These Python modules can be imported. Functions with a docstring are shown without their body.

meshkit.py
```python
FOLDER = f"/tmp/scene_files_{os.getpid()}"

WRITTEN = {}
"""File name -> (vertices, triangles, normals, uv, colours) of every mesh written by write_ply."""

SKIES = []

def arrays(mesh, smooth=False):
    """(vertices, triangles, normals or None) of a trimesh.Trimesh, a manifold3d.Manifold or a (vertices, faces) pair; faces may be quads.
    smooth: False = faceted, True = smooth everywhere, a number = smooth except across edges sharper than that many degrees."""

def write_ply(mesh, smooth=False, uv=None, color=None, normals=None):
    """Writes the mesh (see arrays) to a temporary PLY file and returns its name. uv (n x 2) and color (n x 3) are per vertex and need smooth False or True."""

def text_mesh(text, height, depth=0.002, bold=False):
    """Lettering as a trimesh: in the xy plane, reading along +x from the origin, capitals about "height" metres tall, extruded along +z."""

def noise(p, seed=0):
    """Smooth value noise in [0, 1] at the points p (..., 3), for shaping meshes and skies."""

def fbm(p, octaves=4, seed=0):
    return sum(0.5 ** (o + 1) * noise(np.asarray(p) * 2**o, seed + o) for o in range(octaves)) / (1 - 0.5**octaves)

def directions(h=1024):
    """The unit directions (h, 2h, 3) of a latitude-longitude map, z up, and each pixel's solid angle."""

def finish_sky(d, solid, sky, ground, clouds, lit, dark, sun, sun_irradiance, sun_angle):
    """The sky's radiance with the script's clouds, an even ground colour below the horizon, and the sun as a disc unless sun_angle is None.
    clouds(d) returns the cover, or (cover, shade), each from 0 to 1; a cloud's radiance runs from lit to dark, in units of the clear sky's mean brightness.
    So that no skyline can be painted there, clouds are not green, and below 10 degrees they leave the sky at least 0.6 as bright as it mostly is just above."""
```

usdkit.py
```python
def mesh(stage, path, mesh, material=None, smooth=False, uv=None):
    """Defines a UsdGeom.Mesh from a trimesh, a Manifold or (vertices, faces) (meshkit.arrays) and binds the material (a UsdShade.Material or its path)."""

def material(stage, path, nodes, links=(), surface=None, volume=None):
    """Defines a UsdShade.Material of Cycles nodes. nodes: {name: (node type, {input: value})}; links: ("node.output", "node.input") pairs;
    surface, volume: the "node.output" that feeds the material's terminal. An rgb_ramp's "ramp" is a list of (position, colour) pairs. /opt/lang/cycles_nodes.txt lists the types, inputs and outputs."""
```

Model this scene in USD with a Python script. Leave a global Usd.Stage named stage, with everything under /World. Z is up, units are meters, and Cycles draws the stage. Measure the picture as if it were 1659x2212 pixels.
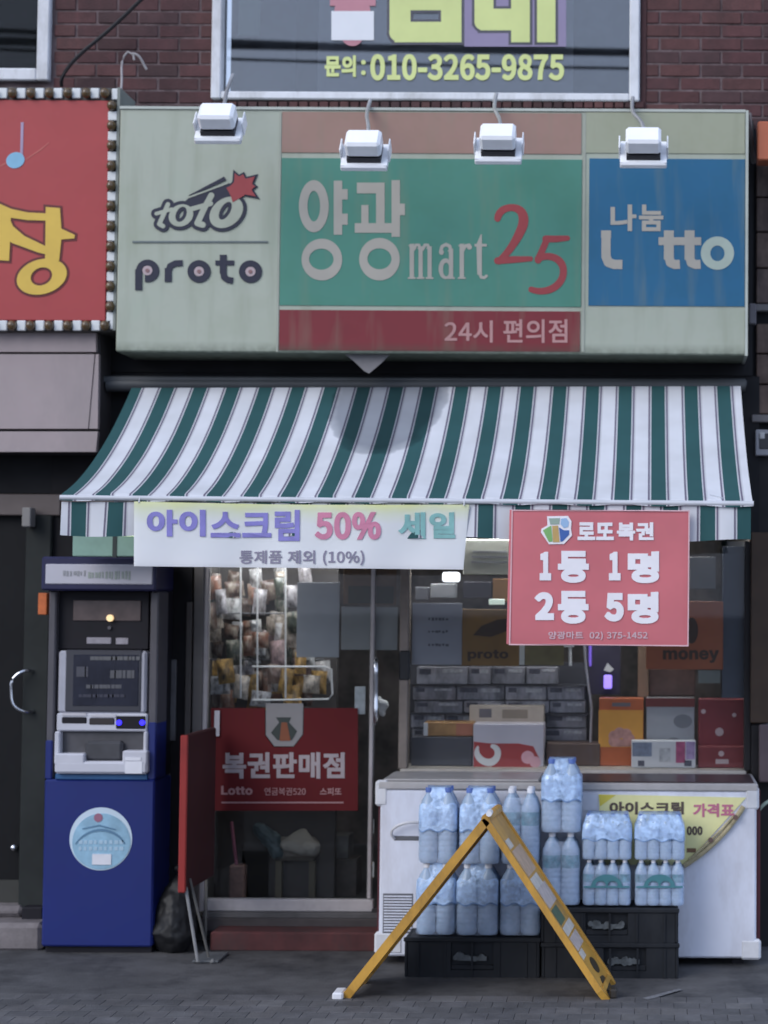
import math, random
import numpy as np, trimesh, manifold3d, shapely
from shapely.geometry import Polygon, LineString, Point, box as sbox
from shapely import affinity, union_all
from pxr import Usd, UsdGeom, UsdLux, UsdShade, Sdf, Gf, Vt
import usdkit, meshkit

stage = Usd.Stage.CreateInMemory()
UsdGeom.SetStageUpAxis(stage, 'Z'); UsdGeom.SetStageMetersPerUnit(stage, 1.0)
UsdGeom.Xform.Define(stage, '/World'); UsdGeom.Scope.Define(stage, '/World/Looks')
random.seed(7); np.random.seed(7)

# ---------------------------------------------------------------- camera, sky, sun, exposure
PW, FPX = 1659.0, 4000.0                 # the photograph measured as 1659 x 2212
CX, CY = 1413.0, 1106.0                  # where the view axis meets it (the picture is the left part of a wider view)
CAM = np.array([1.243, -8.5, 1.58])
PITCH, ROLL = math.atan(182 / 4000.0), 0.0058
EXPOSURE = 0.38
SKY, SUN, SUN_ELEV, SUN_AZ = 0.11, 0.36, 33.0, 222.0   # azimuth clockwise from +Y
_f = np.array([0, math.cos(PITCH), math.sin(PITCH)]); _u = np.array([0, -math.sin(PITCH), math.cos(PITCH)]); _r = np.array([1.0, 0, 0])
CR = math.cos(ROLL) * _r + math.sin(ROLL) * _u
CU = -math.sin(ROLL) * _r + math.cos(ROLL) * _u
cam = UsdGeom.Camera.Define(stage, '/World/camera')
cam.AddTransformOp().Set(Gf.Matrix4d(*CR, 0, *CU, 0, *(-_f), 0, *CAM, 1))
cam.CreateHorizontalApertureAttr(36.0); cam.CreateVerticalApertureAttr(48.0)
cam.CreateFocalLengthAttr(36.0 * FPX / PW)
cam.CreateHorizontalApertureOffsetAttr((PW / 2 - CX) / PW * 36.0)
cam.CreateClippingRangeAttr((0.1, 1000.0))
cam.CreateExposureAttr(EXPOSURE)
cam.CreateFStopAttr(4.8); cam.CreateFocusDistanceAttr(5.6)   # a hand-held telephone picture, not quite in focus
az, el = math.radians(SUN_AZ), math.radians(SUN_ELEV)
dome = UsdLux.DomeLight.Define(stage, '/World/sky_light')
skym = usdkit.material(stage, '/World/Looks/sky', {
    'sky': ('sky_texture', {'sky_type': 'single_scattering', 'sun_disc': False, 'sun_elevation': el, 'sun_rotation': az, 'aerosol_density': 1.6, 'altitude': 60.0}),
    'tc': ('texture_coordinate', {}), 'n': ('noise_texture', {'scale': 2.2, 'detail': 5.0, 'roughness': 0.6}),
    'r': ('rgb_ramp', {'ramp': [(0.15, (0.55, 0.55, 0.55)), (0.5, (0.85, 0.85, 0.85))]}),
    'mix': ('mix', {'mix_type': 'mix', 'color2': (5.5, 6.65, 9.35)}),
    'bg': ('background_shader', {'strength': SKY})},
    [('tc.generated', 'n.vector'), ('n.fac', 'r.fac'), ('r.color', 'mix.fac'), ('sky.color', 'mix.color1'), ('mix.color', 'bg.color')], surface='bg.background')
UsdShade.MaterialBindingAPI.Apply(dome.GetPrim()).Bind(skym)
sun = UsdLux.DistantLight.Define(stage, '/World/sun')
sun.CreateIntensityAttr(SUN); sun.CreateAngleAttr(40.0); sun.CreateNormalizeAttr(True); sun.CreateColorAttr(Gf.Vec3f(1.0, 0.97, 0.93))
sd = np.array([math.sin(az) * math.cos(el), math.cos(az) * math.cos(el), math.sin(el)])
zx = sd; xx = np.cross([0, 0, 1.0], zx); xx /= np.linalg.norm(xx); yx = np.cross(zx, xx)
sun.AddTransformOp().Set(Gf.Matrix4d(*xx, 0, *yx, 0, *zx, 0, 0, 0, 30, 1))

# ---------------------------------------------------------------- from measurements in the photograph to metres
def P(px, py, d=0.0):
    """The point of the street at distance d in front of the shop's wall that is seen at (px, py)."""
    r = (px - CX) / FPX * CR - (py - CY) / FPX * CU + _f
    return CAM + r * ((-d - CAM[1]) / r[1])
def PX(px, py, d): p = P(px, py, d); return p[0]
def PZ(px, py, d): return P(px, py, d)[2]
def R(x0, y0, x1, y1, d):
    """An upright rectangle (X0, X1, Z0, Z1) at distance d."""
    ym, xm = (y0 + y1) / 2, (x0 + x1) / 2
    return PX(x0, ym, d), PX(x1, ym, d), PZ(xm, y1, d), PZ(xm, y0, d)
def W(geom, d):
    """A flat outline measured in the photograph as an outline in metres at distance d."""
    def f(c):
        c = np.asarray(c); return np.array([P(x, y, d)[[0, 2]] for x, y in c])
    return shapely.transform(geom, f)

# ---------------------------------------------------------------- things, parts, meshes
ORIGIN, COUNT = {}, {}
def numbered(parent, name):
    k = COUNT.get((parent, name), 0); COUNT[(parent, name)] = k + 1
    return name if k == 0 else f'{name}_{k:03d}'
def tag(prim, label=None, cat=None, group=None, kind=None):
    for k, v in (('label', label), ('category', cat), ('group', group), ('kind', kind)):
        if v: prim.SetCustomDataByKey(k, v)
    return prim
def thing(name, label, cat, at=(0, 0, 0), group=None):
    path = '/World/' + numbered('/World', name)
    x = UsdGeom.Xform.Define(stage, path); x.AddTranslateOp().Set(Gf.Vec3d(*map(float, at)))
    ORIGIN[path] = np.array(at, float)
    tag(x.GetPrim(), label, cat, group); return path
def tm(mesh):
    if hasattr(mesh, 'to_mesh'):
        m = mesh.to_mesh(); mesh = trimesh.Trimesh(m.vert_properties[:, :3], m.tri_verts, process=False)
    if isinstance(mesh, (list,)): mesh = trimesh.util.concatenate([tm(m) for m in mesh])
    return mesh
def part(parent, name, mesh, mat, smooth=False, label=None, kind=None, uv=None):
    top = '/'.join(parent.split('/')[:3])
    path = parent + '/' + numbered(parent, name)
    mesh = tm(mesh).copy(); mesh.vertices = mesh.vertices - ORIGIN.get(top, np.zeros(3))
    usdkit.mesh(stage, path, mesh, mat, smooth=smooth, uv=uv)
    if label or kind: tag(stage.GetPrimAtPath(path), label, None, None, kind)
    return path
def single(name, label, cat, mesh, mat, smooth=False, group=None, kind=None, uv=None):
    path = '/World/' + numbered('/World', name)
    mesh = tm(mesh)
    m = usdkit.mesh(stage, path, mesh, mat, smooth=smooth, uv=uv)
    tag(m.GetPrim(), label, cat, group, kind); return path
def copy(path, label, at, rotz=0.0, group=None):
    """The same thing again, standing at another place."""
    src = stage.GetPrimAtPath(path); base = path.split('/')[-1].rsplit('_0', 1)[0]
    new = '/World/' + numbered('/World', base)
    x = UsdGeom.Xform.Define(stage, new)
    x.GetPrim().GetReferences().AddInternalReference(path); x.GetPrim().SetInstanceable(True)
    x.ClearXformOpOrder(); x.AddTranslateOp().Set(Gf.Vec3d(*map(float, at)))
    if rotz: x.AddRotateZOp().Set(rotz)
    tag(x.GetPrim(), label, src.GetCustomDataByKey('category'), group or src.GetCustomDataByKey('group')); return new

def bx(X0, X1, D0, D1, Z0, Z1, b=0.0):
    """A box from X0 to X1, from D0 to D1 metres in front of the wall, from Z0 to Z1; b rounds its edges off."""
    X0, X1 = min(X0, X1), max(X0, X1); D0, D1 = min(D0, D1), max(D0, D1); Z0, Z1 = min(Z0, Z1), max(Z0, Z1)
    lo, hi = np.array([X0, -D1, Z0]), np.array([X1, -D0, Z1])
    b = min(b, 0.45 * (hi - lo).min())
    if b <= 0:
        m = trimesh.creation.box(hi - lo); m.apply_translation((lo + hi) / 2); return m
    pts = []
    for ax in range(3):
        e = np.full(3, b); e[ax] = 0
        l, h = lo + e, hi - e
        pts += [[(l, h)[i][0], (l, h)[j][1], (l, h)[k][2]] for i in (0, 1) for j in (0, 1) for k in (0, 1)]
    return trimesh.convex.convex_hull(np.array(pts))
def pb(x0, y0, x1, y1, d, t, b=0.0):
    """A box whose front, at distance d, is seen as that rectangle; t thick."""
    X0, X1, Z0, Z1 = R(x0, y0, x1, y1, d)
    return bx(X0, X1, d - t, d, Z0, Z1, b)
def slab(poly, d, t):
    """An upright plate of any outline (metres), its front at distance d."""
    ms = []
    for g in getattr(poly, 'geoms', [poly]):
        if g.is_empty or g.area < 1e-8: continue
        m = trimesh.creation.extrude_polygon(g, t, engine='earcut')
        v = m.vertices.copy(); m.vertices = np.stack([v[:, 0], -(d - t + v[:, 2]), v[:, 1]], 1); ms.append(m)
    return trimesh.util.concatenate(ms)
def pslab(poly_px, d, t): return slab(W(poly_px, d), d, t)
def tube(pts, r, sides=8):
    p = np.asarray(pts, float); r = np.broadcast_to(r, (len(p),))
    t = np.gradient(p, axis=0); t /= np.linalg.norm(t, axis=1, keepdims=True) + 1e-12
    a = np.cross(t, [0.13, 0.02, 1.0]); bad = np.linalg.norm(a, axis=1) < 0.25
    a[bad] = np.cross(t[bad], [1.0, 0.1, 0]); a /= np.linalg.norm(a, axis=1, keepdims=True); b = np.cross(t, a)
    ang = np.arange(sides) * 2 * np.pi / sides
    v = p[:, None] + r[:, None, None] * (np.cos(ang)[None, :, None] * a[:, None] + np.sin(ang)[None, :, None] * b[:, None])
    n = len(p); f = []
    for i in range(n - 1):
        for j in range(sides):
            k = (j + 1) % sides
            f += [[i * sides + j, i * sides + k, (i + 1) * sides + k], [i * sides + j, (i + 1) * sides + k, (i + 1) * sides + j]]
    v = np.vstack([v.reshape(-1, 3), p[0], p[-1]])
    for j in range(sides):
        k = (j + 1) % sides
        f += [[n * sides, k, j], [n * sides + 1, (n - 1) * sides + j, (n - 1) * sides + k]]
    m = trimesh.Trimesh(v, f, process=False)
    if m.volume < 0: m.invert()
    return m
def smoothline(pts, n=24):
    from scipy.interpolate import CubicSpline
    p = np.asarray(pts, float); s = np.r_[0, np.cumsum(np.linalg.norm(np.diff(p, axis=0), axis=1))]
    return CubicSpline(s, p)(np.linspace(0, s[-1], n))
def lathe(profile, sections=18):
    return trimesh.creation.revolve(np.asarray(profile, float), sections=sections)
def sheet(corners_fn, nu, nv):
    """A grid of points corners_fn(u, v), facing the street; with its (u, v)."""
    u, v = np.meshgrid(np.linspace(0, 1, nu), np.linspace(0, 1, nv))
    pts = np.array([corners_fn(a, b) for a, b in zip(u.ravel(), v.ravel())])
    f = []
    for j in range(nv - 1):
        for i in range(nu - 1):
            a = j * nu + i; f += [[a, a + nu, a + nu + 1], [a, a + nu + 1, a + 1]]
    return trimesh.Trimesh(pts, f, process=False), np.stack([u.ravel(), v.ravel()], 1)
def thick(mesh, uv, off):
    """A sheet with a back: a second layer moved by off, closed at the rim."""
    n = len(mesh.vertices); e = trimesh.grouping.group_rows(mesh.edges_sorted, require_count=1)
    rim = mesh.edges[e]
    v = np.vstack([mesh.vertices, mesh.vertices + off]); f = np.vstack([mesh.faces, mesh.faces[:, ::-1] + n, np.c_[rim[:, 1], rim[:, 0], rim[:, 0] + n], np.c_[rim[:, 1], rim[:, 0] + n, rim[:, 1] + n]])
    return trimesh.Trimesh(v, f, process=False), np.vstack([uv, uv])

# ---------------------------------------------------------------- materials
LOOK = {}
def srgb(r, g, b):
    c = np.array([r, g, b]) / 255.0
    return tuple(np.where(c <= 0.04045, c / 12.92, ((c + 0.055) / 1.055) ** 2.4))
def look(name, color, rough=0.55, var=0.12, scale=5.0, spec=0.4, metal=0.0, bump=0.0, bscale=60.0, dirt=None, dirt_amount=0.0, dirt_scale=3.0, rnd=0.0, trans=0.0, ior=1.5, emit=None, estr=0.0, sub=0.0, coat=0.0):
    """A painted or raw surface: its colour with soft unevenness, blotches of dirt, fine relief."""
    if name in LOOK: return LOOK[name]
    c = np.array(color, float)
    nodes = {'g': ('geometry', {}), 'n': ('noise_texture', {'scale': scale, 'detail': 6.0, 'roughness': 0.62}),
             'r': ('rgb_ramp', {'ramp': [(0.28, tuple(c * (1 - var))), (0.72, tuple(np.minimum(c * (1 + var), 0.95)))]}),
             'p': ('principled_bsdf', {'roughness': rough, 'specular_ior_level': spec, 'metallic': metal, 'ior': ior, 'transmission_weight': trans, 'coat_weight': coat})}
    links = [('g.position', 'n.vector'), ('n.fac', 'r.fac')]
    out = 'r.color'
    if rnd:
        nodes['o'] = ('object_info', {}); nodes['ro'] = ('rgb_ramp', {'ramp': [(0, (1 - rnd,) * 3), (0.5, (1, 1 - rnd * 0.15, 1 - rnd * 0.2)), (1, (1 + rnd,) * 3)]})
        nodes['mo'] = ('mix', {'mix_type': 'multiply', 'fac': 1.0}); links += [('o.random', 'ro.fac'), (out, 'mo.color1'), ('ro.color', 'mo.color2')]; out = 'mo.color'
    if dirt_amount:
        nodes['n2'] = ('noise_texture', {'scale': dirt_scale, 'detail': 8.0, 'roughness': 0.7}); nodes['r2'] = ('rgb_ramp', {'ramp': [(0.46, (0, 0, 0)), (0.68, (dirt_amount,) * 3)]})
        nodes['md'] = ('mix', {'color2': dirt or (0.05, 0.045, 0.04)})
        nodes['mp'] = ('mapping', {'scale': (1.0, 1.0, 0.35), 'location': (3.1, 1.7, 5.3)})
        links += [('g.position', 'mp.vector'), ('mp.vector', 'n2.vector'), ('n2.fac', 'r2.fac'), ('r2.color', 'md.fac'), (out, 'md.color1')]; out = 'md.color'
    links.append((out, 'p.base_color'))
    if bump:
        nodes['nb'] = ('noise_texture', {'scale': bscale, 'detail': 4.0}); nodes['b'] = ('bump', {'strength': min(1.0, bump), 'distance': 0.004})
        links += [('g.position', 'nb.vector'), ('nb.fac', 'b.height'), ('b.normal', 'p.normal')]
    if emit is not None:
        nodes['p'][1]['emission_color'] = emit; nodes['p'][1]['emission_strength'] = estr
    LOOK[name] = usdkit.material(stage, '/World/Looks/' + name, nodes, links, surface='p.BSDF'); return LOOK[name]
def pane(name, tint=(0.93, 0.95, 0.95), ior=1.5, rough=0.02):
    if name in LOOK: return LOOK[name]
    LOOK[name] = usdkit.material(stage, '/World/Looks/' + name, {'t': ('transparent_bsdf', {'color': tint}), 'g': ('glossy_bsdf', {'color': (1, 1, 1), 'roughness': rough}), 'f': ('fresnel', {'IOR': ior}), 'm': ('mix_closure', {})},
                                 [('f.fac', 'm.fac'), ('t.BSDF', 'm.closure1'), ('g.BSDF', 'm.closure2')], surface='m.closure'); return LOOK[name]
def cloth(name, color, thru=0.35, var=0.08, scale=7.0, rough=0.8, spec=0.2):
    """A thin sheet that lets light through."""
    if name in LOOK: return LOOK[name]
    c = np.array(color, float)
    LOOK[name] = usdkit.material(stage, '/World/Looks/' + name, {'g': ('geometry', {}), 'n': ('noise_texture', {'scale': scale, 'detail': 6.0}), 'r': ('rgb_ramp', {'ramp': [(0.3, tuple(c * (1 - var))), (0.7, tuple(np.minimum(c * (1 + var), 0.95)))]}),
        'p': ('principled_bsdf', {'roughness': rough, 'specular_ior_level': spec}), 't': ('translucent_bsdf', {}), 'm': ('mix_closure', {'fac': thru})},
        [('g.position', 'n.vector'), ('n.fac', 'r.fac'), ('r.color', 'p.base_color'), ('r.color', 't.color'), ('p.BSDF', 'm.closure1'), ('t.BSDF', 'm.closure2')], surface='m.closure'); return LOOK[name]

# ---------------------------------------------------------------- lettering: outlines on a grid of 200 to the em
GLYPHS = {
'%': (184, '110 36,110 51,112 63,117 76,125 85,133 89,147 90,157 87,167 79,174 65,176 55,177 42,175 28,173 19,167 8,162 3,155 -1,148 -3,139 -3,133 -1,127 1,117 11,112 24/124 55,124 33,126 24,130 16,135 11,140 9,146 9,152 11,155 14,159 21,162 30,163 52,159 66,153 75,148 78,140 79,135 77,130 72,127 66|45 -3,125 149,139 149,58 -3|8 93,8 113,10 123,15 135,22 143,31 148,37 149,45 149,56 146,65 138,69 131,73 119,75 105,74 92,72 83,68 73,63 66,58 61,53 59,45 57,33 57,25 61,15 71,11 81/21 107,22 92,25 80,28 75,33 70,38 68,44 68,49 70,54 75,57 80,59 88,61 106,59 118,57 127,50 135,44 138,38 138,32 135,29 132,25 127,23 118'),
'(': (67, '19 77,21 98,29 127,40 151,47 163,49 163,59 159,59 157,48 137,40 114,35 91,33 67,35 38,41 8,49 -16,59 -33,59 -35,49 -39,47 -39,37 -20,25 9,19 39'),
')': (67, '18 140,9 159,20 163,34 137,45 105,48 87,49 71,48 37,43 13,34 -13,20 -39,9 -35,9 -33,21 -10,29 17,34 48,34 76,31 97,27 117'),
'-': (69, '9 63,61 63,61 49,9 49'),
'0': (111, '10 63,10 85,13 106,18 123,25 135,36 145,50 149,61 149,67 148,74 145,80 141,89 131,94 121,99 105,101 83,101 65,99 42,92 21,84 9,76 3,69 -1,61 -3,50 -3,44 -1,32 5,22 16,17 25,12 45/27 77,28 57,31 40,35 26,39 21,44 15,53 12,61 13,68 16,75 24,81 40,83 58,83 89,81 107,77 118,71 128,66 132,60 135,51 135,43 131,37 124,33 116,29 101'),
'1': (111, '17 15,51 16,51 124,24 125,24 136,40 140,54 147,69 147,69 16,98 15,98 0,17 0'),
'2': (111, '8 127,13 133,26 143,35 147,45 149,57 149,69 147,79 141,86 134,91 124,94 112,93 96,88 79,79 63,71 51,55 32,38 15,101 16,101 0,9 0,9 11,44 44,55 58,65 71,74 91,76 100,76 110,75 117,71 125,66 129,59 133,47 135,36 132,28 127,19 118,18 118'),
'3': (111, '6 17,7 19,15 29,30 17,45 13,57 13,63 14,71 18,77 25,81 33,81 43,80 50,76 57,68 63,62 66,50 69,35 69,35 83,49 84,59 87,68 92,73 97,76 106,76 116,73 124,68 130,63 133,54 135,48 135,38 132,31 129,22 121,21 121,11 132,24 142,34 147,46 149,63 149,73 146,79 143,89 134,92 128,95 119,95 107,93 99,87 89,80 83,69 77,77 74,85 69,93 61,97 54,99 47,100 37,98 25,95 18,85 7,79 3,69 -1,59 -3,45 -3,30 1,20 5'),
'4': (111, '4 53,65 147,85 147,85 56,105 55,105 41,85 40,85 0,68 0,68 41,4 41/24 56,68 56,68 125,67 124,57 106'),
'5': (111, '5 17,14 29,15 29,24 21,34 15,44 13,59 13,66 16,74 23,79 30,81 39,82 50,80 61,76 69,69 76,60 80,47 81,37 78,27 72,17 78,22 147,93 147,93 131,38 131,35 97,35 89,48 94,65 94,75 91,81 89,91 79,97 70,99 64,101 49,99 32,92 17,83 7,77 3,65 -1,58 -3,40 -2,28 1,13 9'),
'6': (111, '11 59,11 83,15 107,22 123,31 136,40 143,48 147,59 149,71 149,84 146,93 141,99 135,99 133,90 123,89 123,82 130,72 134,60 134,53 132,46 128,39 120,35 112,31 98,29 84,29 75,30 75,39 83,49 89,56 91,69 91,79 88,87 84,92 79,97 73,100 65,102 55,103 43,99 25,95 16,89 9,84 5,75 0,65 -3,51 -2,39 3,28 11,23 19,18 28,14 41/29 59,30 46,34 32,39 23,46 16,55 12,65 12,72 15,79 22,82 28,85 37,85 54,81 66,74 73,63 77,55 77,50 76,39 70'),
'7': (111, '10 131,10 147,101 147,101 135,91 121,81 106,74 90,69 76,65 60,61 40,59 0,39 0,41 21,44 46,49 69,59 94,67 111,81 131'),
'8': (111, '9 43,12 52,17 61,26 71,36 77,23 89,19 96,17 104,17 119,19 126,23 133,34 143,41 147,51 149,67 148,75 145,83 141,91 133,94 126,97 115,97 106,94 96,91 89,85 82,77 75,77 74,91 63,96 57,101 47,102 39,101 28,99 21,95 13,86 5,79 1,71 -1,62 -3,50 -3,37 0,28 4,21 9,13 19,9 31/25 42,27 29,29 25,36 17,46 12,57 11,68 13,77 17,83 26,85 36,83 44,79 52,74 57,58 66,46 71,41 68,33 61,29 54/33 118,33 105,36 99,44 91,58 83,66 80,73 86,79 96,81 103,81 115,77 125,70 131,62 135,50 135,44 132,37 126'),
'9': (111, '9 96,9 107,10 115,16 130,25 141,37 147,46 149,57 149,67 147,78 141,89 128,95 117,99 102,100 91,99 59,96 41,91 27,83 14,73 5,67 1,57 -2,41 -3,26 1,12 11,12 13,21 23,23 23,29 17,42 13,54 13,60 15,66 20,73 29,79 42,82 58,83 71,82 72,76 66,69 61,59 57,41 56,35 57,25 63,17 70,13 78/27 95,28 86,33 77,38 73,48 69,59 70,67 73,71 76,83 88,82 99,80 108,74 122,66 131,60 134,53 135,46 135,38 131,31 124,27 112'),
':': (55, '15 8,15 15,17 19,19 22,23 25,29 25,34 24,39 20,41 15,40 5,35 -1,31 -3,25 -3,20 -1,17 3|15 89,15 95,16 99,20 104,25 106,31 106,35 104,39 101,41 96,41 87,39 83,35 80,31 78,25 78,20 80,17 83'),
'가': (184, '133 165,149 165,149 92,178 92,177 78,149 78,149 -16,133 -16|19 20,11 32,28 41,42 51,57 65,63 73,71 85,77 97,82 110,85 126,85 132,19 132,19 146,103 146,101 125,97 103,93 92,85 77,76 63,57 43,50 37,37 27,21 19'),
'격': (184, '13 73,27 77,42 84,56 92,64 99,75 110,80 118,85 128,87 137,86 140,22 140,22 153,105 153,103 133,142 133,142 165,159 165,159 57,142 57,142 81,95 81,95 95,142 95,142 120,98 120,89 103,76 89,55 74,33 64,19 60|38 49,159 49,159 -15,142 -15,142 36,38 36'),
'광': (184, '134 53,134 166,151 166,151 116,177 116,177 102,151 102,151 53|33 12,33 23,34 27,37 32,43 39,59 46,83 50,109 49,118 48,133 43,144 37,149 31,151 26,153 19,152 11,149 5,141 -4,133 -9,126 -11,102 -15,75 -15,57 -11,43 -3,37 3/50 13,51 10,55 6,66 1,82 -2,103 -2,118 1,130 6,135 12,135 21,133 25,129 29,119 34,105 37,80 37,66 34,56 29,50 23|11 65,9 79,47 79,47 115,63 115,64 79,92 81,122 84,123 72,79 67|20 141,20 154,109 154,109 119,105 95,89 97,93 124,92 141'),
'권': (184, '35 43,52 43,52 1,163 1,163 -12,35 -12|103 53,103 67,142 67,142 165,159 165,159 28,142 28,142 53|11 80,9 94,82 95,88 96,89 98,93 126,92 141,25 141,25 155,109 155,109 120,105 98,125 100,127 95,127 88,102 84,76 82,76 40,60 40,60 81'),
'금': (184, '10 76,10 89,131 89,132 92,136 118,137 141,136 143,31 143,31 156,153 156,153 122,148 90,174 89,174 76|30 51,153 51,153 -13,30 -13/47 37,47 0,137 0,137 37'),
'나': (184, '133 166,149 166,149 94,178 93,178 79,149 79,149 -16,133 -16|17 30,17 148,33 148,33 44,47 44,77 46,116 52,117 38,95 34,71 31'),
'눔': (184, '10 70,10 83,173 83,173 70,99 70,100 48,153 48,153 -13,31 -13,31 48,83 48,83 70/47 1,136 0,137 34,48 35|32 162,49 162,49 116,155 116,155 103,32 103'),
'등': (184, '10 79,173 79,173 65,10 65|31 158,153 158,153 145,47 145,47 111,155 110,155 97,31 97|29 16,30 23,33 30,40 38,44 41,51 44,65 48,81 50,109 49,131 45,141 39,148 33,152 27,153 22,153 13,152 8,148 1,141 -5,127 -11,102 -15,73 -15,51 -9,43 -5,34 3,31 7/47 13,49 10,52 6,64 1,78 -2,105 -2,120 1,129 5,134 9,136 12,137 20,133 26,130 29,117 35,105 37,78 37,64 34,54 30,49 26,47 21'),
'또': (184, '10 7,10 21,82 21,83 22,83 59,99 59,99 22,100 21,174 21,174 7|96 149,159 149,159 135,114 135,113 134,113 83,114 81,161 81,161 68,96 68|24 148,85 148,85 135,41 134,41 83,60 83,87 87,89 73,60 69,24 68'),
'로': (184, '10 7,10 21,83 21,83 55,31 55,31 111,137 111,137 139,30 139,30 152,153 152,153 97,47 97,47 68,158 68,158 55,100 55,100 21,174 21,174 7'),
'림': (184, '41 48,158 48,158 -13,41 -13/58 35,58 0,142 0,142 35|141 165,158 165,158 58,141 58|19 118,85 119,84 141,19 141,19 155,101 155,101 105,36 105,35 81,82 81,120 86,122 73,101 69,77 67,19 67'),
'마': (184, '133 165,149 165,149 94,179 93,179 79,150 79,149 78,149 -16,133 -16|17 30,17 147,100 147,100 30/33 44,84 44,84 134,33 134'),
'매': (184, '107 162,123 162,123 94,148 94,148 166,164 165,164 -16,148 -16,148 80,123 80,123 -7,107 -7|17 33,17 145,85 145,85 33/32 47,70 46,70 131,32 131'),
'명': (184, '39 13,40 27,45 36,49 40,61 47,73 51,85 53,113 53,135 48,148 41,155 35,159 23,159 14,157 7,154 2,149 -3,135 -11,125 -13,109 -15,82 -15,68 -12,59 -9,51 -4,45 1,41 7/56 16,57 11,63 5,73 1,87 -2,112 -2,123 0,136 6,142 13,143 23,141 27,136 32,126 37,108 40,90 40,74 37,67 35,62 31,56 24|19 152,101 152,101 136,142 136,142 165,159 166,159 59,142 59,142 87,101 87,101 71,19 71/101 101,102 100,142 100,142 122,101 123/35 139,35 85,85 85,85 139'),
'문': (184, '10 73,174 73,174 59,102 59,101 23,85 23,84 59,10 59|31 40,47 40,48 1,155 1,155 -12,31 -12|31 157,152 157,153 94,31 93/47 107,136 107,136 144,48 144'),
'복': (184, '10 59,10 72,83 72,83 93,31 93,31 161,48 161,49 141,135 141,135 161,152 161,152 93,100 93,100 72,173 72,173 59/48 107,135 107,135 128,48 128|28 41,153 41,153 -16,137 -16,136 27,28 27'),
'세': (184, '148 -16,148 166,163 166,164 -16|81 87,81 101,111 101,111 162,127 162,127 -7,111 -7,111 86|8 35,17 41,28 54,35 64,42 80,47 104,47 149,63 149,64 103,70 79,76 66,83 56,92 47,101 41,101 39,92 27,84 32,74 42,69 49,61 63,56 77,50 61,41 45,27 29,18 23'),
'스': (184, '10 9,10 23,174 23,174 9|17 74,40 83,59 95,71 108,79 122,83 138,83 153,99 153,100 133,101 127,105 117,111 108,122 96,135 87,151 79,164 75,165 75,165 73,158 61,146 64,131 71,115 82,103 94,91 112,87 105,78 92,63 79,52 71,36 64,24 61'),
'시': (184, '141 165,158 165,158 -16,141 -16|9 35,10 37,15 39,25 46,34 55,42 66,51 82,54 92,57 108,57 149,74 150,75 107,77 94,81 83,88 70,98 57,109 47,122 39,121 37,113 25,99 33,86 46,81 52,73 65,66 81,62 70,54 55,45 43,33 31,23 23,19 22'),
'아': (184, '133 165,149 165,149 94,179 93,179 79,150 79,149 78,149 -16,133 -16|13 79,13 103,17 120,22 130,27 137,37 146,44 149,52 151,64 151,70 150,83 143,94 130,100 116,103 103,103 73,101 63,94 47,89 40,79 31,67 26,52 25,44 27,35 32,27 40,19 52,15 66/29 99,31 67,35 56,41 48,47 43,54 40,62 40,70 43,76 48,82 58,86 70,87 79,87 99,83 118,79 125,73 131,64 136,54 137,47 134,40 128,33 118,30 107'),
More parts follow.
